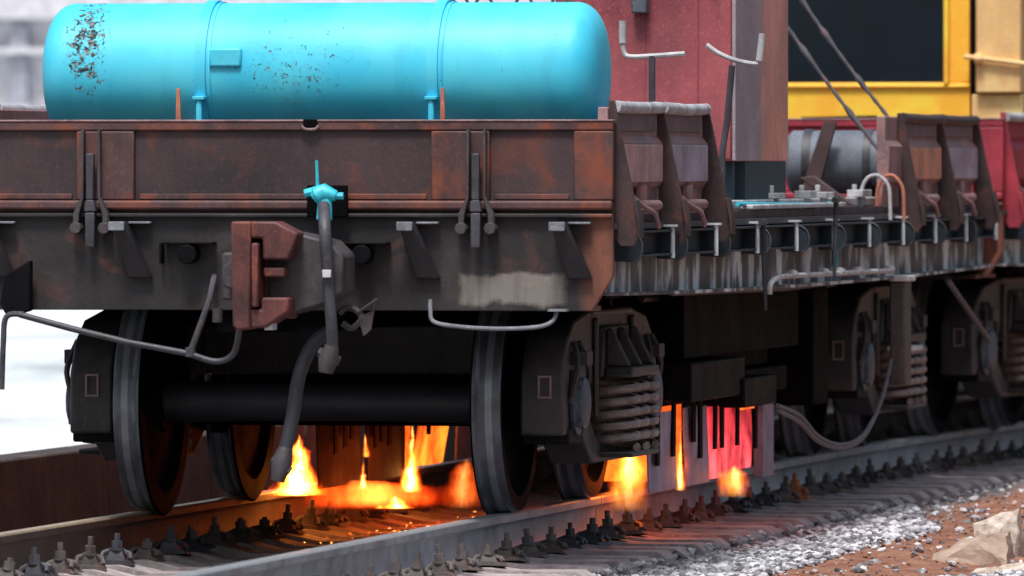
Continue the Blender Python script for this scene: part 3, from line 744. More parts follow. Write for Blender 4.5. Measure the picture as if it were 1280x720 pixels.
            br = MB(); o = [(.0, 1.10), (.0, 1.233), (.06, 1.233), (.115, 1.21), (.135, 1.17), (.13, 1.12), (.10, 1.095)]
            br.prism([(sx * (1.415 + u), v) for u, v in o], 'Y', y0 - .06, y0 - .01)
            part('round_bracket', br, M['channel'], SB, .004)
            br = MB(); br.tube([(sx * (1.415 + u), y0 - .062, v) for u, v in smooth2(o[2:])], .0045, 5); part('bracket_rim', br, M['steel'], SB)
    sk = dict(pans=('pink_face', 'lavender_face')) if first else dict(facem='red_board', ribm='red_board')
    s2 = dict(sk, pans=('orange_face', 'lavender_face')) if first else sk
    make_side_group(W, .02, [.07, 1.27, 2.46], 1, 1.775 if first else 1.79, **sk)
    make_side_group(W, 8.0, [8.45, 9.85, 11.22], 1, 1.765, rollm='side_rib', **s2)
    for (a, b) in ((.02, [.07, 1.27, 2.46]), (3.2, [3.4, 4.8, 6.2]), (8.0, [8.45, 9.85, 11.22])): make_side_group(W, a, b, -1)
    # centre sill, cross members, tanks
    cs = MB(); cs.box(-.22, .22, .03, LW - .03, .80, 1.199)
    for y in (.6, 1.83, 3.2, 4.4, 5.6, 6.8, 8.0, 9.2, 10.2, 11.4): cs.box(-1.39, 1.39, y - .06, y + .06, .99, 1.199)
    cs.box(-1.1, 1.1, 2.02, 2.42, .915, 1.198); cs.box(-1.1, 1.1, 10.42, 10.82, .915, 1.198)
    part('centre_sill', cs, M['black'], W)
    ar = MB(); ar.lathe([(0, 0), (.02, .12), (.06, .16), (.85, .16), (.89, .12), (.91, 0)], 'Y', (-.75, 7.2, .72), 20); ar.tube([(-.75, 7.4, .7), (-.75, 7.4, 1.1)], .02, 6); ar.tube([(-.75, 8.0, .7), (-.75, 8.0, 1.1)], .02, 6)
    part('air_reservoir', ar, M['under'], W)
    for (xr, zr, ya, yb_, rr) in ((1.02, .90, 3.4, 9.2, .018), (.86, .84, 3.2, 7.0, .03), (1.22, .93, 3.0, 9.6, .014)):
        ar = MB(); ar.tube([(xr, ya, zr), (xr, (ya + yb_) / 2, zr - .02), (xr, yb_, zr)], rr, 8)
        for q in range(4): yq = ya + .3 + q * (yb_ - ya - .6) / 3; ar.tube([(xr, yq, zr), (xr, yq, 1.18)], .012, 6)
        part('brake_rod', ar, M['axle'], W)
    for y in (2.22, 10.62): make_bogie(W, y)
    # automatic coupler
    c = MB(); yo = -.0
    c.box(-.13, .11, -.28, .0, .94, 1.14)
    c.prism([(.33, .92), (.10, .86), (.10, 1.24), (.24, 1.22), (.36, 1.19), (.42, 1.13), (.42, .97)], 'Y', -.43, -.16)
    c.prism([(-.10, 1.00), (-.10, 1.08), (.10, 1.23), (.10, .92)], 'Y', -.42, -.30)
    CP = part('coupler', c, M['grey_cast'], W, .012)
    c = MB()
    hx0, hx1, hz0, hz1, yf = -.03, .215, .815, 1.272, -.56
    # face plate with an L shaped recess: built from pieces round the mouth
    c.prism([(hx0, hz1), (hx0 + .008, hz0 + .02), (hx0 + .03, hz0), (hx0 + .085, hz0 + .01), (hx0 + .085, hz1)], 'Y', yf, -.40)
    c.prism([(hx0 + .0855, hz0 + .01), (hx0 + .15, hz0 + .015), (hx1, hz0 + .08), (hx1, hz0 + .14), (hx0 + .13, hz0 + .14), (hx0 + .13, hz0 + .09), (hx0 + .0855, hz0 + .09)], 'Y', yf, -.40)
    c.prism([(hx0 + .0855, hz1), (hx0 + .19, hz1), (hx1 + .04, hz1 - .05), (hx1, hz1 - .16), (hx0 + .135, hz1 - .16), (hx0 + .135, hz1 - .07), (hx0 + .0855, hz1 - .07)], 'Y', yf, -.40)
    c.box(hx0 + .08, hx1, -.42, -.36, hz0 + .05, hz1 - .05)
    part('coupler_head', c, M['red_cast'], CP, .010)
    c = MB(); c.box(hx0 + .092, hx0 + .120, yf - .02, -.43, hz0 + .10, hz1 - .09); c.box(hx0 + .135, hx1 - .02, yf + .02, -.43, hz0 + .225, hz0 + .265)
    part('knuckle', c, M['red_cast'], CP, .008)
    if first:
        c = MB(); a = P(336, 409, -.52); c.box(a.x - .015, a.x + .02, -.54, -.45, a.z - .012, a.z + .018); part('white_latch', c, M['white_tag'], CP, .003)
        L = MB()
        L.tube(smooth([P(2, 487, -.12), P(4, 430, -.12), P(8, 396, -.12), P(30, 393, -.12)], 5), .0125, 8)
        L.tube([P(24, 393, -.12), P(90, 411, -.12), P(160, 428, -.12), P(236, 442, -.12)] + [tuple(q) for q in smooth([P(236, 442, -.12), P(270, 452, -.12), P(292, 442, -.14), P(299, 412, -.18), P(300, 395, -.2)], 5)[1:]], .0135, 10)
        UL = part('uncoupling_lever', L, M['steel'], W)
        L = MB(); a = P(268, 345, -.02); b = P(238, 440, -.12); L.tube([a, P(262, 375, -.10), b], .014, 8); L.tube([b + Vector((0, 0, -.02)), b + Vector((0, 0, .02))], .022, 8); part('lever_hanger', L, M['steel'], UL)
        L = MB(); a = P(20, 300, -.02)
        L.prism([(P(8, 345, -.06).x, P(8, 345, -.06).z), (P(40, 325, -.06).x, P(40, 325, -.06).z), (P(40, 388, -.06).x, P(40, 388, -.06).z), (P(12, 397, -.06).x, P(12, 397, -.06).z), (P(2, 380, -.06).x, P(2, 380, -.06).z)], 'Y', -.10, -.04); part('lever_bracket', L, M['under'], UL, .006)
        L = MB(); a = P(272, 397, -.1); L.tube([a + Vector((0, 0, .04)), a - Vector((0, 0, .02))], .022, 10); part('drain_pipe', L, M['grey_cast'], W)
        # handrail under the beam
        L = MB(); L.tube(smooth([P(538, 375, -.03), P(538, 388, -.05), P(542, 402, -.07), P(570, 408, -.09), P(620, 411, -.09), P(670, 409, -.09), P(690, 402, -.07), P(696, 390, -.05)], 5), .009, 8)
        a = P(697, 388, -.05); L.box(a.x - .035, a.x + .045, -.09, -.03, a.z - .004, a.z + .006); part('hand_rail', L, M['cap_grey'], W)
        # brake pipe, valve and hoses
        L = MB(); L.tube(smooth([P(405, 258, -.30), P(406, 285, -.46), P(410, 350, -.47), P(414, 400, -.47), P(416, 436, -.44)], 5), [.026] * 8 + [.024] * 13, 10)
        BP = part('brake_hose', L, M['steel'], W)
        L = MB(); a = P(410, 342, -.48); L.box(a.x - .018, a.x + .018, -.512, -.498, a.z - .016, a.z + .016); part('white_clamp', L, M['white_tag'], BP, .002)
        L = MB(); L.tube([P(415, 432, -.44), P(410, 450, -.44), P(407, 466, -.44)], [.03, .042, .03], 10); L.tube([P(398, 440, -.4), P(424, 452, -.4)], .022, 8); part('hose_head', L, M['grey_cast'], BP, .0)
        L = MB(); L.tube(smooth([P(410, 415, -.3), P(390, 432, -.3), P(374, 470, -.32), P(366, 520, -.34), P(356, 565, -.36)], 5), .030, 10); H2 = part('brake_hose', L, M['rubber'], W, label='thick black rubber brake hose hanging down')
        L = MB(); L.tube([P(357, 560, -.36), P(352, 578, -.37), P(347, 602, -.38)], [.03, .045, .028], 10); L.tube([P(340, 574, -.37), P(362, 590, -.37)], .022, 8); part('hose_head', L, M['grey_cast'], H2)
        L = MB(); q = P(403, 245, -.14)
        L.tube([q + Vector((-.035, 0, -.012)), q + Vector((-.02, 0, 0)), q + Vector((.01, 0, .012)), q + Vector((.06, 0, .0))], [.028, .045, .042, .022], 12)
        L.tube([q + Vector((.012, 0, 0)), q + Vector((.012, -.02, -.10))], [.03, .034], 10)
        L.tube([q + Vector((-.075, 0, .01)), q + Vector((.0, 0, .03))], .018, 8); L.tube([q + Vector((.05, 0, 0)), q + Vector((.09, 0, .0))], .015, 8)
        L.tube([q + Vector((-.02, 0, .03)), q + Vector((-.025, 0, .15))], [.008, .006], 6)
        CV = part('brake_valve', L, M['cyan_part'], W)
        L = MB(); L.box(q.x - .085, q.x + .09, -.055, -.036, q.z - .09, q.z + .045); part('valve_bracket', L, M['black'], CV, .004)
        L = MB(); a = P(388, 157, -.02); L.box(a.x - .032, a.x + .032, -.0235, .049, 1.664, 1.6992); part('edge_notch', L, M['black'], W, .004)
        L = MB(); L.tube(smooth([(a.x - .036, -.024, 1.672), (a.x - .02, -.026, 1.658), (a.x + .02, -.026, 1.658), (a.x + .036, -.024, 1.672)], 4), .006, 6); part('notch_loop', L, M['board_edge'], W)
        # chain hook by the pipe
        L = MB(); L.tube(smooth([P(424, 392, -.2), P(432, 385, -.2), P(444, 387, -.2), P(452, 398, -.2), P(440, 410, -.2), P(428, 404, -.2)], 4), .014, 8)
        L.prism([(P(448, 396, -.2).x, P(448, 396, -.2).z), (P(466, 388, -.2).x, P(466, 388, -.2).z), (P(470, 375, -.2).x, P(470, 375, -.2).z), (P(464, 412, -.2).x, P(464, 412, -.2).z), (P(455, 420, -.2).x, P(455, 420, -.2).z)], 'Y', -.21, -.19)
        L.tube([P(446, 392, -.21), P(471, 374, -.23)], .006, 6); part('chain_hook', L, M['grey_cast'], W)
    return W

W1 = make_wagon(1)
W2 = make_wagon(2)
pB2, a2 = track(13.0 + 6); h2 = a2
W2.location = (0, 12.38, 0); W2.rotation_euler = (0, 0, -.085)
W3 = copy_tree(W2); W3.location = (1.2, 25.6, 0); W3.rotation_euler = (0, 0, -.2); W3['label'] = 'third flat wagon of the train, hidden far behind the second wagon'

# ------------------------------------------------------------------ cyan tank on the deck
TY, TZ, TR = .78, 1.904, .30
T = root('cyan_air_tank', 'long bright cyan cylindrical tank with chipped paint lying across the wagon deck', 'tank', (0, TY, 1.606))
xl, xr = P(62, 90, TY).x, P(758, 90, TY).x
mb = MB()
pr2 = [(xl + .125 * (1 - math.cos(PI / 2 * i / 18)), TR * math.sin(PI / 2 * i / 18) ** .56) for i in range(19)]
pr3 = [(xl + xr - t, r) for t, r in pr2][::-1]
mb.lathe(pr2 + pr3, 'X', (0, TY, TZ), 72)
TB = part('tank_shell', mb, M['tank'], T)
for px in (250, 540):
    x = P(px, 80, TY - TR).x
    mb = MB(); mb.lathe([(-.023, TR), (-.023, TR + .012), (.023, TR + .012), (.023, TR)], 'X', (x, TY, TZ), 72); SP = part('tank_strap', mb, M['tank'], T)
    mb = MB(); mb.lathe([(.036, TR), (.036, TR + .006), (.044, TR + .006), (.044, TR)], 'X', (x, TY, TZ), 72); part('weld_seam', mb, M['tank'], T)
    mb = MB(); zb_ = P(px, 125, TY - TR).z; mb.box(x - .026, x + .026, TY - TR - .04, TY - TR + .02, zb_, zb_ + .016); mb.tube([(x, TY - TR - .02, 1.40), (x, TY - TR - .02, zb_ + .012)], .014, 8); mb.box(x - .03, x + .02, TY - TR - .02, TY - TR + .10, 1.30, 1.68); part('strap_bolt', mb, M['tank'], SP, .003)
for px in (226, 556):
    x = P(px, 130, TY - TR).x
    mb = MB(); mb.prism([(x - .022, 1.30), (x + .024, 1.30), (x + .006, 1.835), (x - .008, 1.835)], 'Y', TY - TR - .05, TY - TR - .032)
    mb.box(x - .03, x + .03, TY - TR - .0315, TY + TR, 1.30, 1.60); part('cradle', mb, M['orange_horn'], T, .003)
mb = MB(); a = P(262, 60, TY - TR); b = P(302, 84, TY - TR); zc = (a.z + b.z) / 2; dy = -math.sqrt(max(0, TR ** 2 - (zc - TZ) ** 2)) + TY
mb.box(a.x, b.x, dy - .022, dy + .05, b.z, a.z); part('name_plate', mb, M['tank'], T, .010)
for px in (575, 605, 655, 700):
    x = P(px, 0, TY).x; mb = MB(); mb.tube(arc((x, TY, TZ + TR - .01), .035, 0, PI, 8), .007, 6); part('lifting_eye', mb, M['steel'], T)

# ------------------------------------------------------------------ maroon cabin on the deck
cx0, cx1 = P(694, 50, 4.0).x, P(916, 50, 4.0).x
yb = 5.55
zb_ = P(800, 201, 4.0).z
CB = root('maroon_cabin', 'faded maroon machine cabin with weathered grey side standing on the wagon behind the tank', 'cabin', (cx0, 4.0, 1.30))
mb = MB(); mb.box(cx0, cx1 - .004, 4.0, yb, zb_, 3.2); part('cabin_body', mb, M['maroon'], CB, .01)
mb = MB(); mb.box(cx1 - .003, cx1 + .016, 3.99, 4.72, zb_, 3.2); part('side_wall', mb, M['cab_side'], CB, .004)
mb = MB(); mb.box(cx1 - .003, cx1 + .012, 4.73, yb + .01, zb_, 3.2); part('side_wall', mb, M['cab_rust'], CB, .004, label='orange rusted rear panel of the cabin side')
mb = MB(); a = P(792, 0, 4); b = P(812, 17, 4); mb.box(a.x, b.x, 3.93, 3.995, b.z, 2.6); part('vent_box', mb, M['grey_box'], CB, .008)
for k in range(3):
    mb = MB(); xk = cx0 + (cx1 - cx0) * (.2 + .3 * k); mb.box(xk, xk + .006, 3.994, 3.9995, zb_ + .02, 3.19); part('panel_seam', mb, M['maroon'], CB)
mb = MB()
for (x, y) in ((cx0 + .05, 4.1), (cx1 - .1, 4.1), (cx0 + .05, yb - .15), (cx1 - .1, yb - .15)): mb.box(x, x + .08, y, y + .08, 1.302, zb_ - .001)
mb.box(cx0 + .02, cx1 + .01, 4.3, yb - .05, 1.303, zb_ - .001); part('base_frame', mb, M['teal_base'], CB)

# crank handles standing up from the deck edge
def crank(pts_bar, tube_, post, Y, label):
    R0 = P(post[-1][0], post[-1][1], Y)
    c = root('crank_handle', label, 'crank', (R0.x, Y, 1.30), 'crank handles standing behind the side boards')
    mb = MB(); mb.tube(smooth([P(x, y, Y) for x, y in pts_bar], 5), .011, 8); part('crank_arm', mb, M['pale_steel'], c)
    mb = MB(); mb.tube([P(x, y, Y) for x, y in tube_], .016, 10); part('crank_grip', mb, M['pale_steel'], c)
    mb = MB(); q = [P(x, y, Y) for x, y in post]; q.append(Vector((q[-1].x, q[-1].y, 1.30))); mb.tube(q, .015, 8); part('crank_post', mb, M['steel'], c)
crank([(778, 50), (780, 66), (788, 71), (815, 70), (856, 67)], [(778, 26), (778, 54)], [(815, 70), (815, 128)], 1.9, 'bent crank handle rising over the first side board beside the tank')
crank([(883, 56), (897, 66), (915, 74), (935, 79), (948, 80)], [(953, 42), (949, 76)], [(915, 82), (909, 150), (903, 190)], 3.2, 'curved crank handle in front of the weathered cabin side')

# ------------------------------------------------------------------ grey equipment box, pipes, plank and hoses on the deck of wagon 1
ea, eb = P(981, 163, 8.6), P(1112, 240, 8.6)
xe = min(eb.x, 1.38); rd = (ea.z - 1.36) / 2; zc = 1.36 + rd
EBX = root('steel_drum', 'low slate grey horizontal drum lying on the deck below the yellow cab', 'drum', (ea.x, 8.6, 1.30))
mb = MB(); mb.lathe([(0, 0), (0, rd - .02), (.02, rd), (xe - ea.x - .02, rd), (xe - ea.x, rd - .02), (xe - ea.x, 0)], 'X', (ea.x, 8.6 + rd, zc), 48); part('drum_shell', mb, M['grey_box'], EBX)
for k in (.2, .8):
    xk = ea.x + (xe - ea.x) * k
    mb = MB(); mb.lathe([(-.02, rd), (-.02, rd + .008), (.02, rd + .008), (.02, rd)], 'X', (xk, 8.6 + rd, zc), 48); part('drum_band', mb, M['steel'], EBX)
    mb = MB(); mb.box(xk - .03, xk + .03, 8.62, 8.6 + 2 * rd - .02, 1.303, zc - rd * .75); part('saddle', mb, M['black'], EBX, .004)
mb = MB(); a = P(1036, 152, 8.5); b = P(1010, 238, 8.5); mb.prism([(a.x - .03, a.z), (a.x + .035, a.z), (b.x + .05, b.z), (b.x - .04, b.z)], 'Y', 8.52, 8.56)
thing('leaning_plank', mb, M['wood'], 'narrow brown plank leaning against the grey box', 'plank', (b.x, 8.5, 1.3), bev=.003)
mb = MB(); a = P(1000, 222, 6.9); b = P(1062, 256, 6.9); mb.prism([(a.x, a.z), (a.x + .07, a.z + .01), (b.x + .02, b.z), (b.x - .08, b.z)], 'Y', 6.88, 6.95)
thing('sloping_lever', mb, M['wood'], 'broad brown lever sloping down towards the hose loops on the deck', 'lever', (b.x, 6.9, 1.3), bev=.006)
A = Q(922, 255, 1.42); B = Q(1036, 256, 1.42)
mb = MB(); mb.tube([A, (A + B) / 2, B], .010, 10); mb.tube(smooth([B, B + Vector((0, .05, -.02)), B + Vector((.02, .06, -.10)), B + Vector((.02, .06, -.30))], 4), .017, 10)
thing('cyan_pipe', mb, M['cyan_part'], 'thin cyan pipe running along the deck edge and bending down', 'pipe', tuple(A))
mb = MB(); mb.box(1.30, 1.38, A.y, 8.3, 1.302, 1.345); mb.box(1.40, 1.46, A.y + .2, B.y + .3, 1.302, 1.325)
thing('deck_batten', mb, M['pale_steel'], 'pale steel batten lying along the open deck edge', 'batten', (1.34, A.y, 1.3), bev=.006)
for i, px in enumerate((962, 1000, 1020, 1066)):
    q = Q(px, 258, 1.36); mb = MB(); mb.box(q.x - .03, q.x + .05, q.y, q.y + .16 + .05 * i, 1.347, 1.375 + .008 * (i % 2)); mb.tube([(q.x, q.y + .05, 1.375), (q.x, q.y + .05, 1.41)], .014, 6)
    thing('pipe_clamp', mb, M['pale_steel'], ['pale clamp on the deck batten nearest the side board', 'pale clamp on the deck batten before the cyan bend', 'pale clamp on the deck batten just behind the cyan bend', 'pale clamp on the deck batten by the hose loops'][i], 'clamp', (q.x, q.y, 1.347), 'clamps on the deck batten', bev=.004)
for i, (x0, x1, top, Y) in enumerate(((1076, 1112, 219, 7.7), (1096, 1129, 219, 7.95))):
    pts = smooth([P(x0, 262, Y), P(x0 + 1, 238, Y), P(x0 + 8, top + 4, Y), P((x0 + x1) / 2 + 2, top, Y), P(x1 - 5, top + 8, Y), P(x1, 240, Y), P(x1 + 1, 275, Y)], 5)
    mb = MB(); mb.tube(pts, .0095, 8)
    thing('hose_loop', mb, M['pale_steel'] if i == 0 else M['orange_horn'], ['pale hose looped over at the deck edge, nearer the grey box', 'tan hose looped over at the deck edge, against the second side board'][i], 'hose', tuple(P(x0, 262, Y)), 'looped hoses at the deck edge')
# white air pipe under the side sill
A = Q(985, 345, 1.52); B = Q(1116, 338, 1.52)
mb = MB(); mb.tube(smooth([Q(962, 368, 1.52), Q(963, 355, 1.52), Q(972, 347, 1.52), A], 5) + [B], .013, 10)
for px in (990, 1030, 1050, 1072, 1112): q = Q(px, 343 - (px - 985) * .05, 1.52); mb.tube([q + Vector((0, -.06, 0)), q + Vector((0, .06, 0))], .021, 8)
thing('air_pipe', mb, M['pale_steel'], 'whitish air pipe with an elbow running below the side sill', 'pipe', tuple(A))
for i, pts in enumerate((((954, 278), (955, 330), (957, 388)), ((1045, 250), (1044, 300), (1043, 345)))):
    mb = MB(); mb.tube([Q(x, y, 1.57) for x, y in pts], [.012, .012, .008], 8); a = Q(*pts[0], 1.57); mb.tube([a + Vector((0, -.05, 0)), a + Vector((0, .05, 0))], .016, 6)
    thing('hanging_rod', mb, M['rubber'], ['thin dark rod hanging from the side channel down past the elbow', 'thin dark rod standing at the cyan pipe bend'][i], 'rod', tuple(a), 'dark rods on the wagon side')
mb = MB(); q = Q(1124, 350, 1.50)
mb.box(q.x - .05, q.x + .03, q.y, q.y + .22, .40, .92); thing('hose_housing', mb, M['bogie'], 'narrow grey vertical housing hanging below the sill by the second bogie', 'housing', (q.x, q.y, .4), bev=.01)
mb = MB(); mb.box(q.x - .05, q.x + .05, q.y - .02, q.y + .24, .921, .95); thing('white_bracket', mb, M['white_tag'], 'short white bracket on top of the hanging housing', 'bracket', (q.x, q.y, .92), bev=.006)
q = Q(1126, 436, 1.27); mb = MB(); mb.box(q.x - .07, q.x + .06, q.y, q.y + .4, q.z - .012, q.z + .014); thing('white_bar', mb, M['white_tag'], 'small white bar on top of the second bogie springs', 'bar', tuple(q), bev=.004)
for i, off in enumerate((0, 1)):
    mb = MB(); mb.tube(smooth([Q(1122, 352, 1.46), Q(1121, 400, 1.46), Q(1114, 450, 1.46), Q(1100, 505, 1.46), Q(1078, 545 + 3 * i, 1.46), Q(1050, 556 + 4 * i, 1.46), Q(1022, 545 + 6 * i, 1.46), Q(1000, 520 + 8 * i, 1.46), Q(972, 507 + 6 * i, 1.46)], 6), .011, 8)
    thing('hanging_hose', mb, M['cable'], ['upper of two thin hoses drooping low over the rail by the second bogie', 'lower of two thin hoses drooping low over the rail by the second bogie'][i], 'hose', tuple(Q(1122, 352, 1.46)), 'drooping hoses beside the second bogie')
mb = MB(); mb.tube([Q(1184, 350, 1.45), Q(1236, 425, 1.45)], .016, 8); thing('slanting_rod', mb, M['steel'], 'grey rod slanting down before the last visible bogie', 'rod', tuple(Q(1184, 350, 1.45)))
# guy cables
for i, (p0, p1, Y) in enumerate((((940, -30), (1112, 205), 8.3), ((982, -30), (1110, 146), 8.4))):
    a, b = P(*p0, Y), P(*p1, Y); mb = MB(); pts = []
    for k in range(25):
        t = k / 24; q = a.lerp(b, t); q.z -= .02 * math.sin(PI * t); pts.append(q)
    rr = [.008 + (.006 if k in (4, 9, 10, 17, 18) else 0) + .003 * (k % 2) for k in range(25)]
    mb.tube(pts, rr, 8); thing('guy_cable', mb, M['cable'], ['lower dark cable slanting across the black window to the side board', 'upper dark cable slanting across the black window to the side board top'][i], 'cable', tuple(b), 'dark cables slanting down to the second side board')

# ------------------------------------------------------------------ yellow machine on wagon 2
YY = 14.6
YC = root('yellow_machine_cab', 'yellow rail machine cab with a big black window and tan door on the second wagon', 'machine', (P(1100, 150, YY).x, YY, 1.30))
x0, x1, xw0, xw1 = P(890, 0, YY).x, P(1212, 0, YY).x, P(975, 0, YY).x, P(1180, 0, YY).x
zw = P(0, 105, YY).z; zb2 = P(0, 150, YY).z
mb = MB(); mb.box(x0, x1, YY, YY + .05, 1.45, zw); mb.box(xw1, x1, YY, YY + .05, zw + .001, 3.6); mb.box(x0, xw0 - .05, YY, YY + .05, zw + .001, 3.6)
part('cab_front', mb, M['yellow'], YC, .006)
mb = MB(); mb.box(x0, x1, YY + .06, YY + 2.5, 1.40, 3.62); part('cab_body', mb, M['yellow'], YC)
mb = MB(); mb.box(xw0 - .05, xw1 - .001, YY + .02, YY + .055, zw + .002, 3.59); part('black_window', mb, M['glass_dark'], YC)
mb = MB(); mb.box(x0, x1 + .0, YY - .02, YY - .001, zw - .03, zw - .012); mb.box(xw1 + .0, xw1 + .03, YY - .03, YY - .001, zw - .01, 3.6); part('window_trim', mb, M['yellow'], YC, .006)
t0, t1 = P(1221, 0, YY).x, P(1278, 0, YY).x
mb = MB(); mb.box(t0, t1, YY - .05, YY + 2.0, P(0, 118, YY).z, 3.6); DR = part('tan_door', mb, M['tan'], YC, .01)
mb = MB(); mb.box(t0 - .03, t1, YY + .0, YY + 2.0, 1.45, P(0, 119, YY).z - .002); part('lower_panel', mb, M['tan'], YC, .01)
mb = MB(); za = P(0, 76, YY).z; mb.tube([(t0 - .06, YY - .075, za + .012), (t0 + .05, YY - .075, za), (t1 + .03, YY - .075, za - .03)], .014, 8)
mb.tube([(t0 - .0, YY - .075, za), (t0 + .04, YY - .075, za)], .03, 8); part('door_bar', mb, M['tan'], DR)
mb = MB(); mb.box(x1 + .001, t0 - .001, YY + .02, YY + .06, P(0, 120, YY).z, 3.6); part('door_gap', mb, M['black'], YC)
mb = MB(); zz = P(0, 150, YY - .5).z; mb.tube([P(1002, 149, YY - .5), P(1096, 147, YY - .5)], .013, 6)
thing('dark_bar', mb, M['black'], 'thin dark bar lying along the foot of the yellow cab front', 'bar', tuple(P(1002, 149, YY - .5)))

# ------------------------------------------------------------------ rail heaters hanging behind the first bogie
def heater(xo, xi, hotset, label, inner):
    H = root('rail_heater', label, 'rail heater', (xo, 3.6, .4), 'rail heaters hanging under the wagon')
    y0, y1 = 3.65, 7.35
    mb = MB(); mb.box(min(xo, xi), max(xo, xi), y0, y1, .40, .52); mb.box(min(xo, xi) + .05, max(xo, xi) - .05, y0 + .3, y1 - .3, .53, .78)
    for yy in (y0 + .25, y1 - .25, (y0 + y1) / 2): mb.tube([((xo + xi) / 2, yy, .78), ((xo + xi) / 2, yy, 1.2)], .03, 8)
    part('heater_body', mb, M['black'], H, .01)
    return H
HN = heater(1.07, .55, None, 'near rail heater with mauve steel shields and dark strips, flames licking out', False)
def plate(H, X, ya, yb_, zt, zb, mat, tilt=0.0, label=None, thick=.008):
    mb = MB(); n = 6; m = 4; 
    for side in (0, 1):
        for j in range(m + 1):
            for i in range(n + 1):
                u, v = i / n, j / m
                y = ya + (yb_ - ya) * u; z = zt + (zb - zt) * v
                x = X + tilt * v + .012 * math.sin(u * PI) + .006 * math.sin(7 * u + 3 * v + ya) - side * thick
                mb.v.append((x, y, z))
    K = (n + 1) * (m + 1)
    for j in range(m):
        for i in range(n):
            a = j * (n + 1) + i; mb.f.append((a, a + 1, a + n + 2, a + n + 1)); mb.mi.append(0); b = a + K; mb.f.append((b, b + n + 1, b + n + 2, b + 1)); mb.mi.append(0)
    def rim(idx):
        for p, q in zip(idx[:-1], idx[1:]): mb.f.append((p, q, q + K, p + K)); mb.mi.append(0)
    rim([i for i in range(n + 1)]); rim([m * (n + 1) + i for i in range(n, -1, -1)]); rim([j * (n + 1) for j in range(m, -1, -1)]); rim([j * (n + 1) + n for j in range(m + 1)])
    return part('heat_shield', mb, mat, H, label=label)
XN = 1.08
def yx(px): return Q(px, 560, XN).y
plate(HN, XN, yx(812), yx(846), .38, .02, M['mauve'])
plate(HN, XN, yx(857), yx(885), .38, .02, M['mauve'])
plate(HN, XN, yx(886), yx(907), .37, .03, M['red_hot'], label='shield glowing dull red along its rear edge')
plate(HN, XN - .01, yx(909), yx(941), .37, .05, M['red_hot'], label='shield glowing bright red hot')
# end shield facing the camera
mb = MB(); mb.box(.70, 1.06, 4.25, 4.27, .04, .40); part('heat_shield', mb, M['orange_hot'], HN, label='orange glowing end shield behind the wide flame')
for i, px in enumerate((822, 842, 867, 875, 894, 902, 922, 944)):
    q = Q(px, 500, XN + .02); mb = MB(); zl = random.choice((.17, .2, .14, .22)); a = random.uniform(-.015, .015)
    mb.prism([(q.y - .04, .41), (q.y + .04, .41), (q.y + .035 + a, zl), (q.y - .045 + a, zl)], 'X', XN + .016, XN + .026)
    part('hanging_strip', mb, M['black'], HN)
mb = MB(); q = Q(932, 500, 1.15); mb.box(1.0, 1.22, q.y - .45, q.y + .5, .36, .50); mb.box(1.02, 1.20, yx(832), yx(900), .42, .60); part('burner_box', mb, M['under'], HN, .01)
mb = MB(); q = Q(951, 560, 1.02); mb.box(1.0, 1.05, q.y - .1, q.y + .22, -.02, .37); part('end_post', mb, M['mauve'], HN, .005)
mb = MB(); mb.box(XN + .012, XN + .022, yx(921), yx(941), .335, .372); part('hot_edge', mb, M['orange_hot'], HN, label='short yellow hot edge of the red hot shield')
HF = heater(-1.07, -.55, None, 'far rail heater with scorched shields, seen under the axle with flames in its gaps', True)
XF = -.62
def yf(px): return Q(px, 570, XF).y
plate(HF, XF, yf(398), yf(450), .42, .0, M['scorched']); plate(HF, XF, yf(458), yf(505), .42, .0, M['scorched'])
plate(HF, XF - .05, yf(500), yf(524), .42, .03, M['orange_hot'], label='orange glowing shield panel')
plate(HF, XF + .02, yf(524), yf(562), .42, .03, M['orange_hot'], tilt=-.05, label='bright orange shield panel beside the largest gap')
plate(HF, XF + .03, yf(564), yf(592), .42, .04, M['mauve'])
for px in (420, 432, 440, 470, 478, 487, 536, 548):
    q = Q(px, 560, XF + .05); mb = MB(); mb.box(XF + .045, XF + .053, q.y - .04, q.y + .04, random.uniform(.16, .25), .41); part('hanging_strip', mb, M['black'], HF)
# dark skirt above the far heater and equipment filling the middle of the wagon
SK = root('heater_frame', 'black equipment frame hanging under the wagon between its bogies', 'equipment frame', (0, 5.5, .4))
mb = MB(); mb.box(-1.16, .5, 3.3, 3.36, .375, .90); part('front_plate', mb, M['black'], SK)
mb = MB(); mb.box(-1.2, -1.12, 3.37, 8.6, .40, 1.15); mb.box(-.5, .5, 7.6, 8.8, .30, .78); mb.box(.55, 1.15, 3.8, 7.2, .62, .95); part('equipment_case', mb, M['black'], SK)
mb = MB(); mb.box(.2, 1.10, 8.0, 8.5, .3, .9); part('gas_box', mb, M['black'], SK, .02)

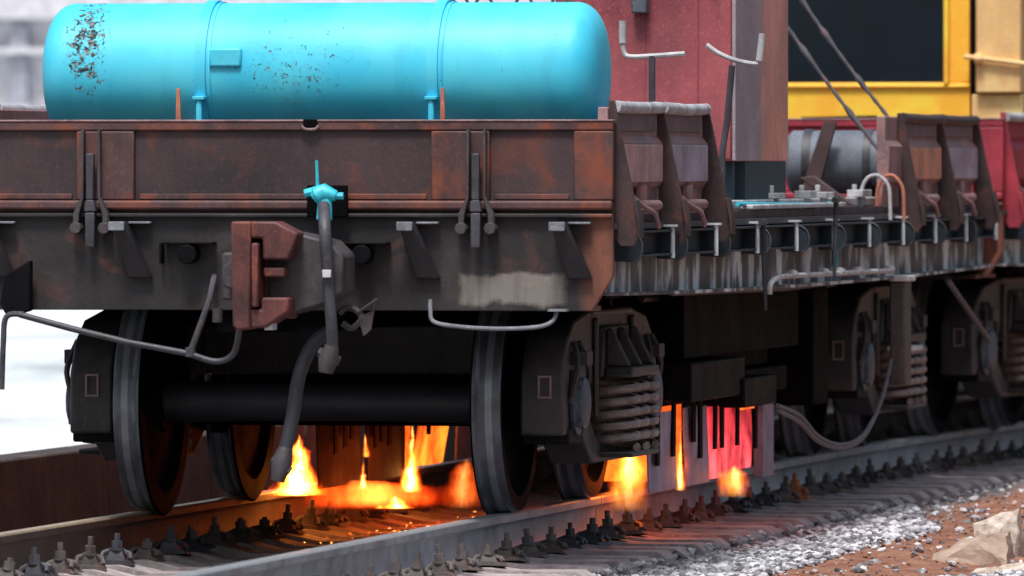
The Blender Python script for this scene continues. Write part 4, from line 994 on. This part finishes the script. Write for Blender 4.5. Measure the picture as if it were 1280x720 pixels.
# ------------------------------------------------------------------ flames
def flame(px, py_base, py_top, wpx, X=None, mat='flame', label='', power=0, depth=None, Y=None, lz=.4):
    b = Q(px, py_base, X); k = F / ((b.y - CAM.y) * math.cos(YAW) + (b.x - CAM.x) * -math.sin(YAW))
    h = (py_base - py_top) / k; wd = wpx / k; dp = depth or wd
    mb = MB(); n = 14; m = 10
    for j in range(m + 1):
        z = j / m; r = .5
        for i in range(n):
            a = 2 * PI * i / n; mb.v.append((b.x + wd * r * math.cos(a), b.y + dp * r * math.sin(a), b.z + h * z))
    for j in range(m):
        for i in range(n):
            p = j * n + i; q = j * n + (i + 1) % n; mb.f.append((p, q, q + n, p + n)); mb.mi.append(0)
    mb.f += [tuple(range(n - 1, -1, -1)), tuple(m * n + i for i in range(n))]; mb.mi += [0, 0]
    o = thing('flame', mb, M[mat], label, 'flame', tuple(b), 'flames of the rail heaters')
    if power:
        l = bpy.data.lights.new('flame_light', 'POINT'); l.energy = power; l.color = (1, .11, .015); l.shadow_soft_size = .08
        lo = bpy.data.objects.new('flame_light', l); COL.objects.link(lo); lo.parent = o; lo.location = ((-.27 if lz <= .4 else .15) if X < 0 else 0, .2 if lz <= .4 else .9, h * lz)
    return o
flame(374, 618, 542, 66, -.72, 'flame', 'biggest white hot flame at the far rail beside the hanging hose', 1.5)
flame(370, 620, 580, 92, -.66, 'flame', 'broad low flame round the foot of the biggest flame', 0)
flame(454, 612, 570, 15, -.60, 'flame', 'small low flame in the first gap between the far shields', 1.5)
flame(457, 572, 540, 14, -.60, 'flame', 'thin upper flame tongue in the first gap between the far shields', 0)
flame(513, 616, 528, 36, -.57, 'flame', 'tall narrow yellow flame between the orange glowing far shields', 2)
flame(786, 640, 536, 62, .95, 'flame_block', 'wide yellow flame at the near rail just behind the coil springs', 3)
flame(788, 612, 548, 44, .90, 'flame_block', 'hot yellow heart of the fire at the near rail behind the springs', 0)
flame(851, 614, 535, 15, 1.09, 'flame', 'thin bright flame in the gap between the near mauve shields', .6)
flame(918, 622, 580, 50, 1.16, 'flame_block', 'small pinkish flame at the foot of the red hot near shield', .5)
flame(492, 636, 620, 60, -.35, 'flame', 'flat yellow fire on the sleepers in front of the far shields', 3, lz=1.6)
flame(578, 636, 572, 64, -.2, 'flame_glow', 'low orange fire just left of the right front wheel', 1, lz=.8)
flame(470, 634, 600, 200, -.48, 'flame_low', 'wide low band of red orange fire along the inside of the far rail', 3.5, lz=1.2, depth=1.5)
flame(660, 600, 548, 60, -1.0, 'flame', 'added unseen flame at the far end of the far heater, lighting the platform wall', 14)  # flame and lamp added out of sight to redden the platform wall
def m_emb(x, y, r): return r.random() < .5 + .5 * mnoise.noise(Vector((x * 3, y * 2, 1)))
e = scatter('embers', M['ember'], 'glowing orange embers on the ballast between the rails', 1500, (-1.0, .7, 3.2, 7.4), (.004, .013), seed=21, mask=m_emb, zfun=lambda x, y: -.225); e['category'] = 'embers'

# ------------------------------------------------------------------ pale building far behind on the left
bp = P(30, 150, 62); BL = root('pale_building', 'blurred pale building with grey shuttered windows far behind the wagon', 'building', (bp.x, 62, .1))
xa = P(-500, 0, 62).x; xb_ = P(700, 0, 62).x
mb = MB(); mb.box(xa, xb_, 62, 70, 0, 12); part('wall', mb, M['white_wall'], BL)
zz = [P(0, v, 61.9).z for v in (150, 140, 72, 60, 35, 28)]
for k in range(8):
    for (a, b, u, v) in ((15, 35, 32, 58), (15, 35, 72, 130)):
        p = P(a - 26 * 0 - 110 * (k - 1), v, 61.9); q = P(b - 110 * (k - 1), u, 61.9)
        if k > 3: break
        mb = MB(); mb.box(p.x, q.x, 61.85, 62.01, p.z, q.z); wn = part('window', mb, M['wall_shade'], BL)
        mb = MB(); mb.box(p.x - .04, q.x + .04, 61.8, 61.849, p.z - .06, p.z - .005); part('sill', mb, M['white_wall'], wn)
for v in (62, 138, 18):
    z = P(0, v, 61.9).z; mb = MB(); mb.box(xa, xb_, 61.75, 61.999, z - .05, z + .02); part('cornice', mb, M['white_wall'], BL)
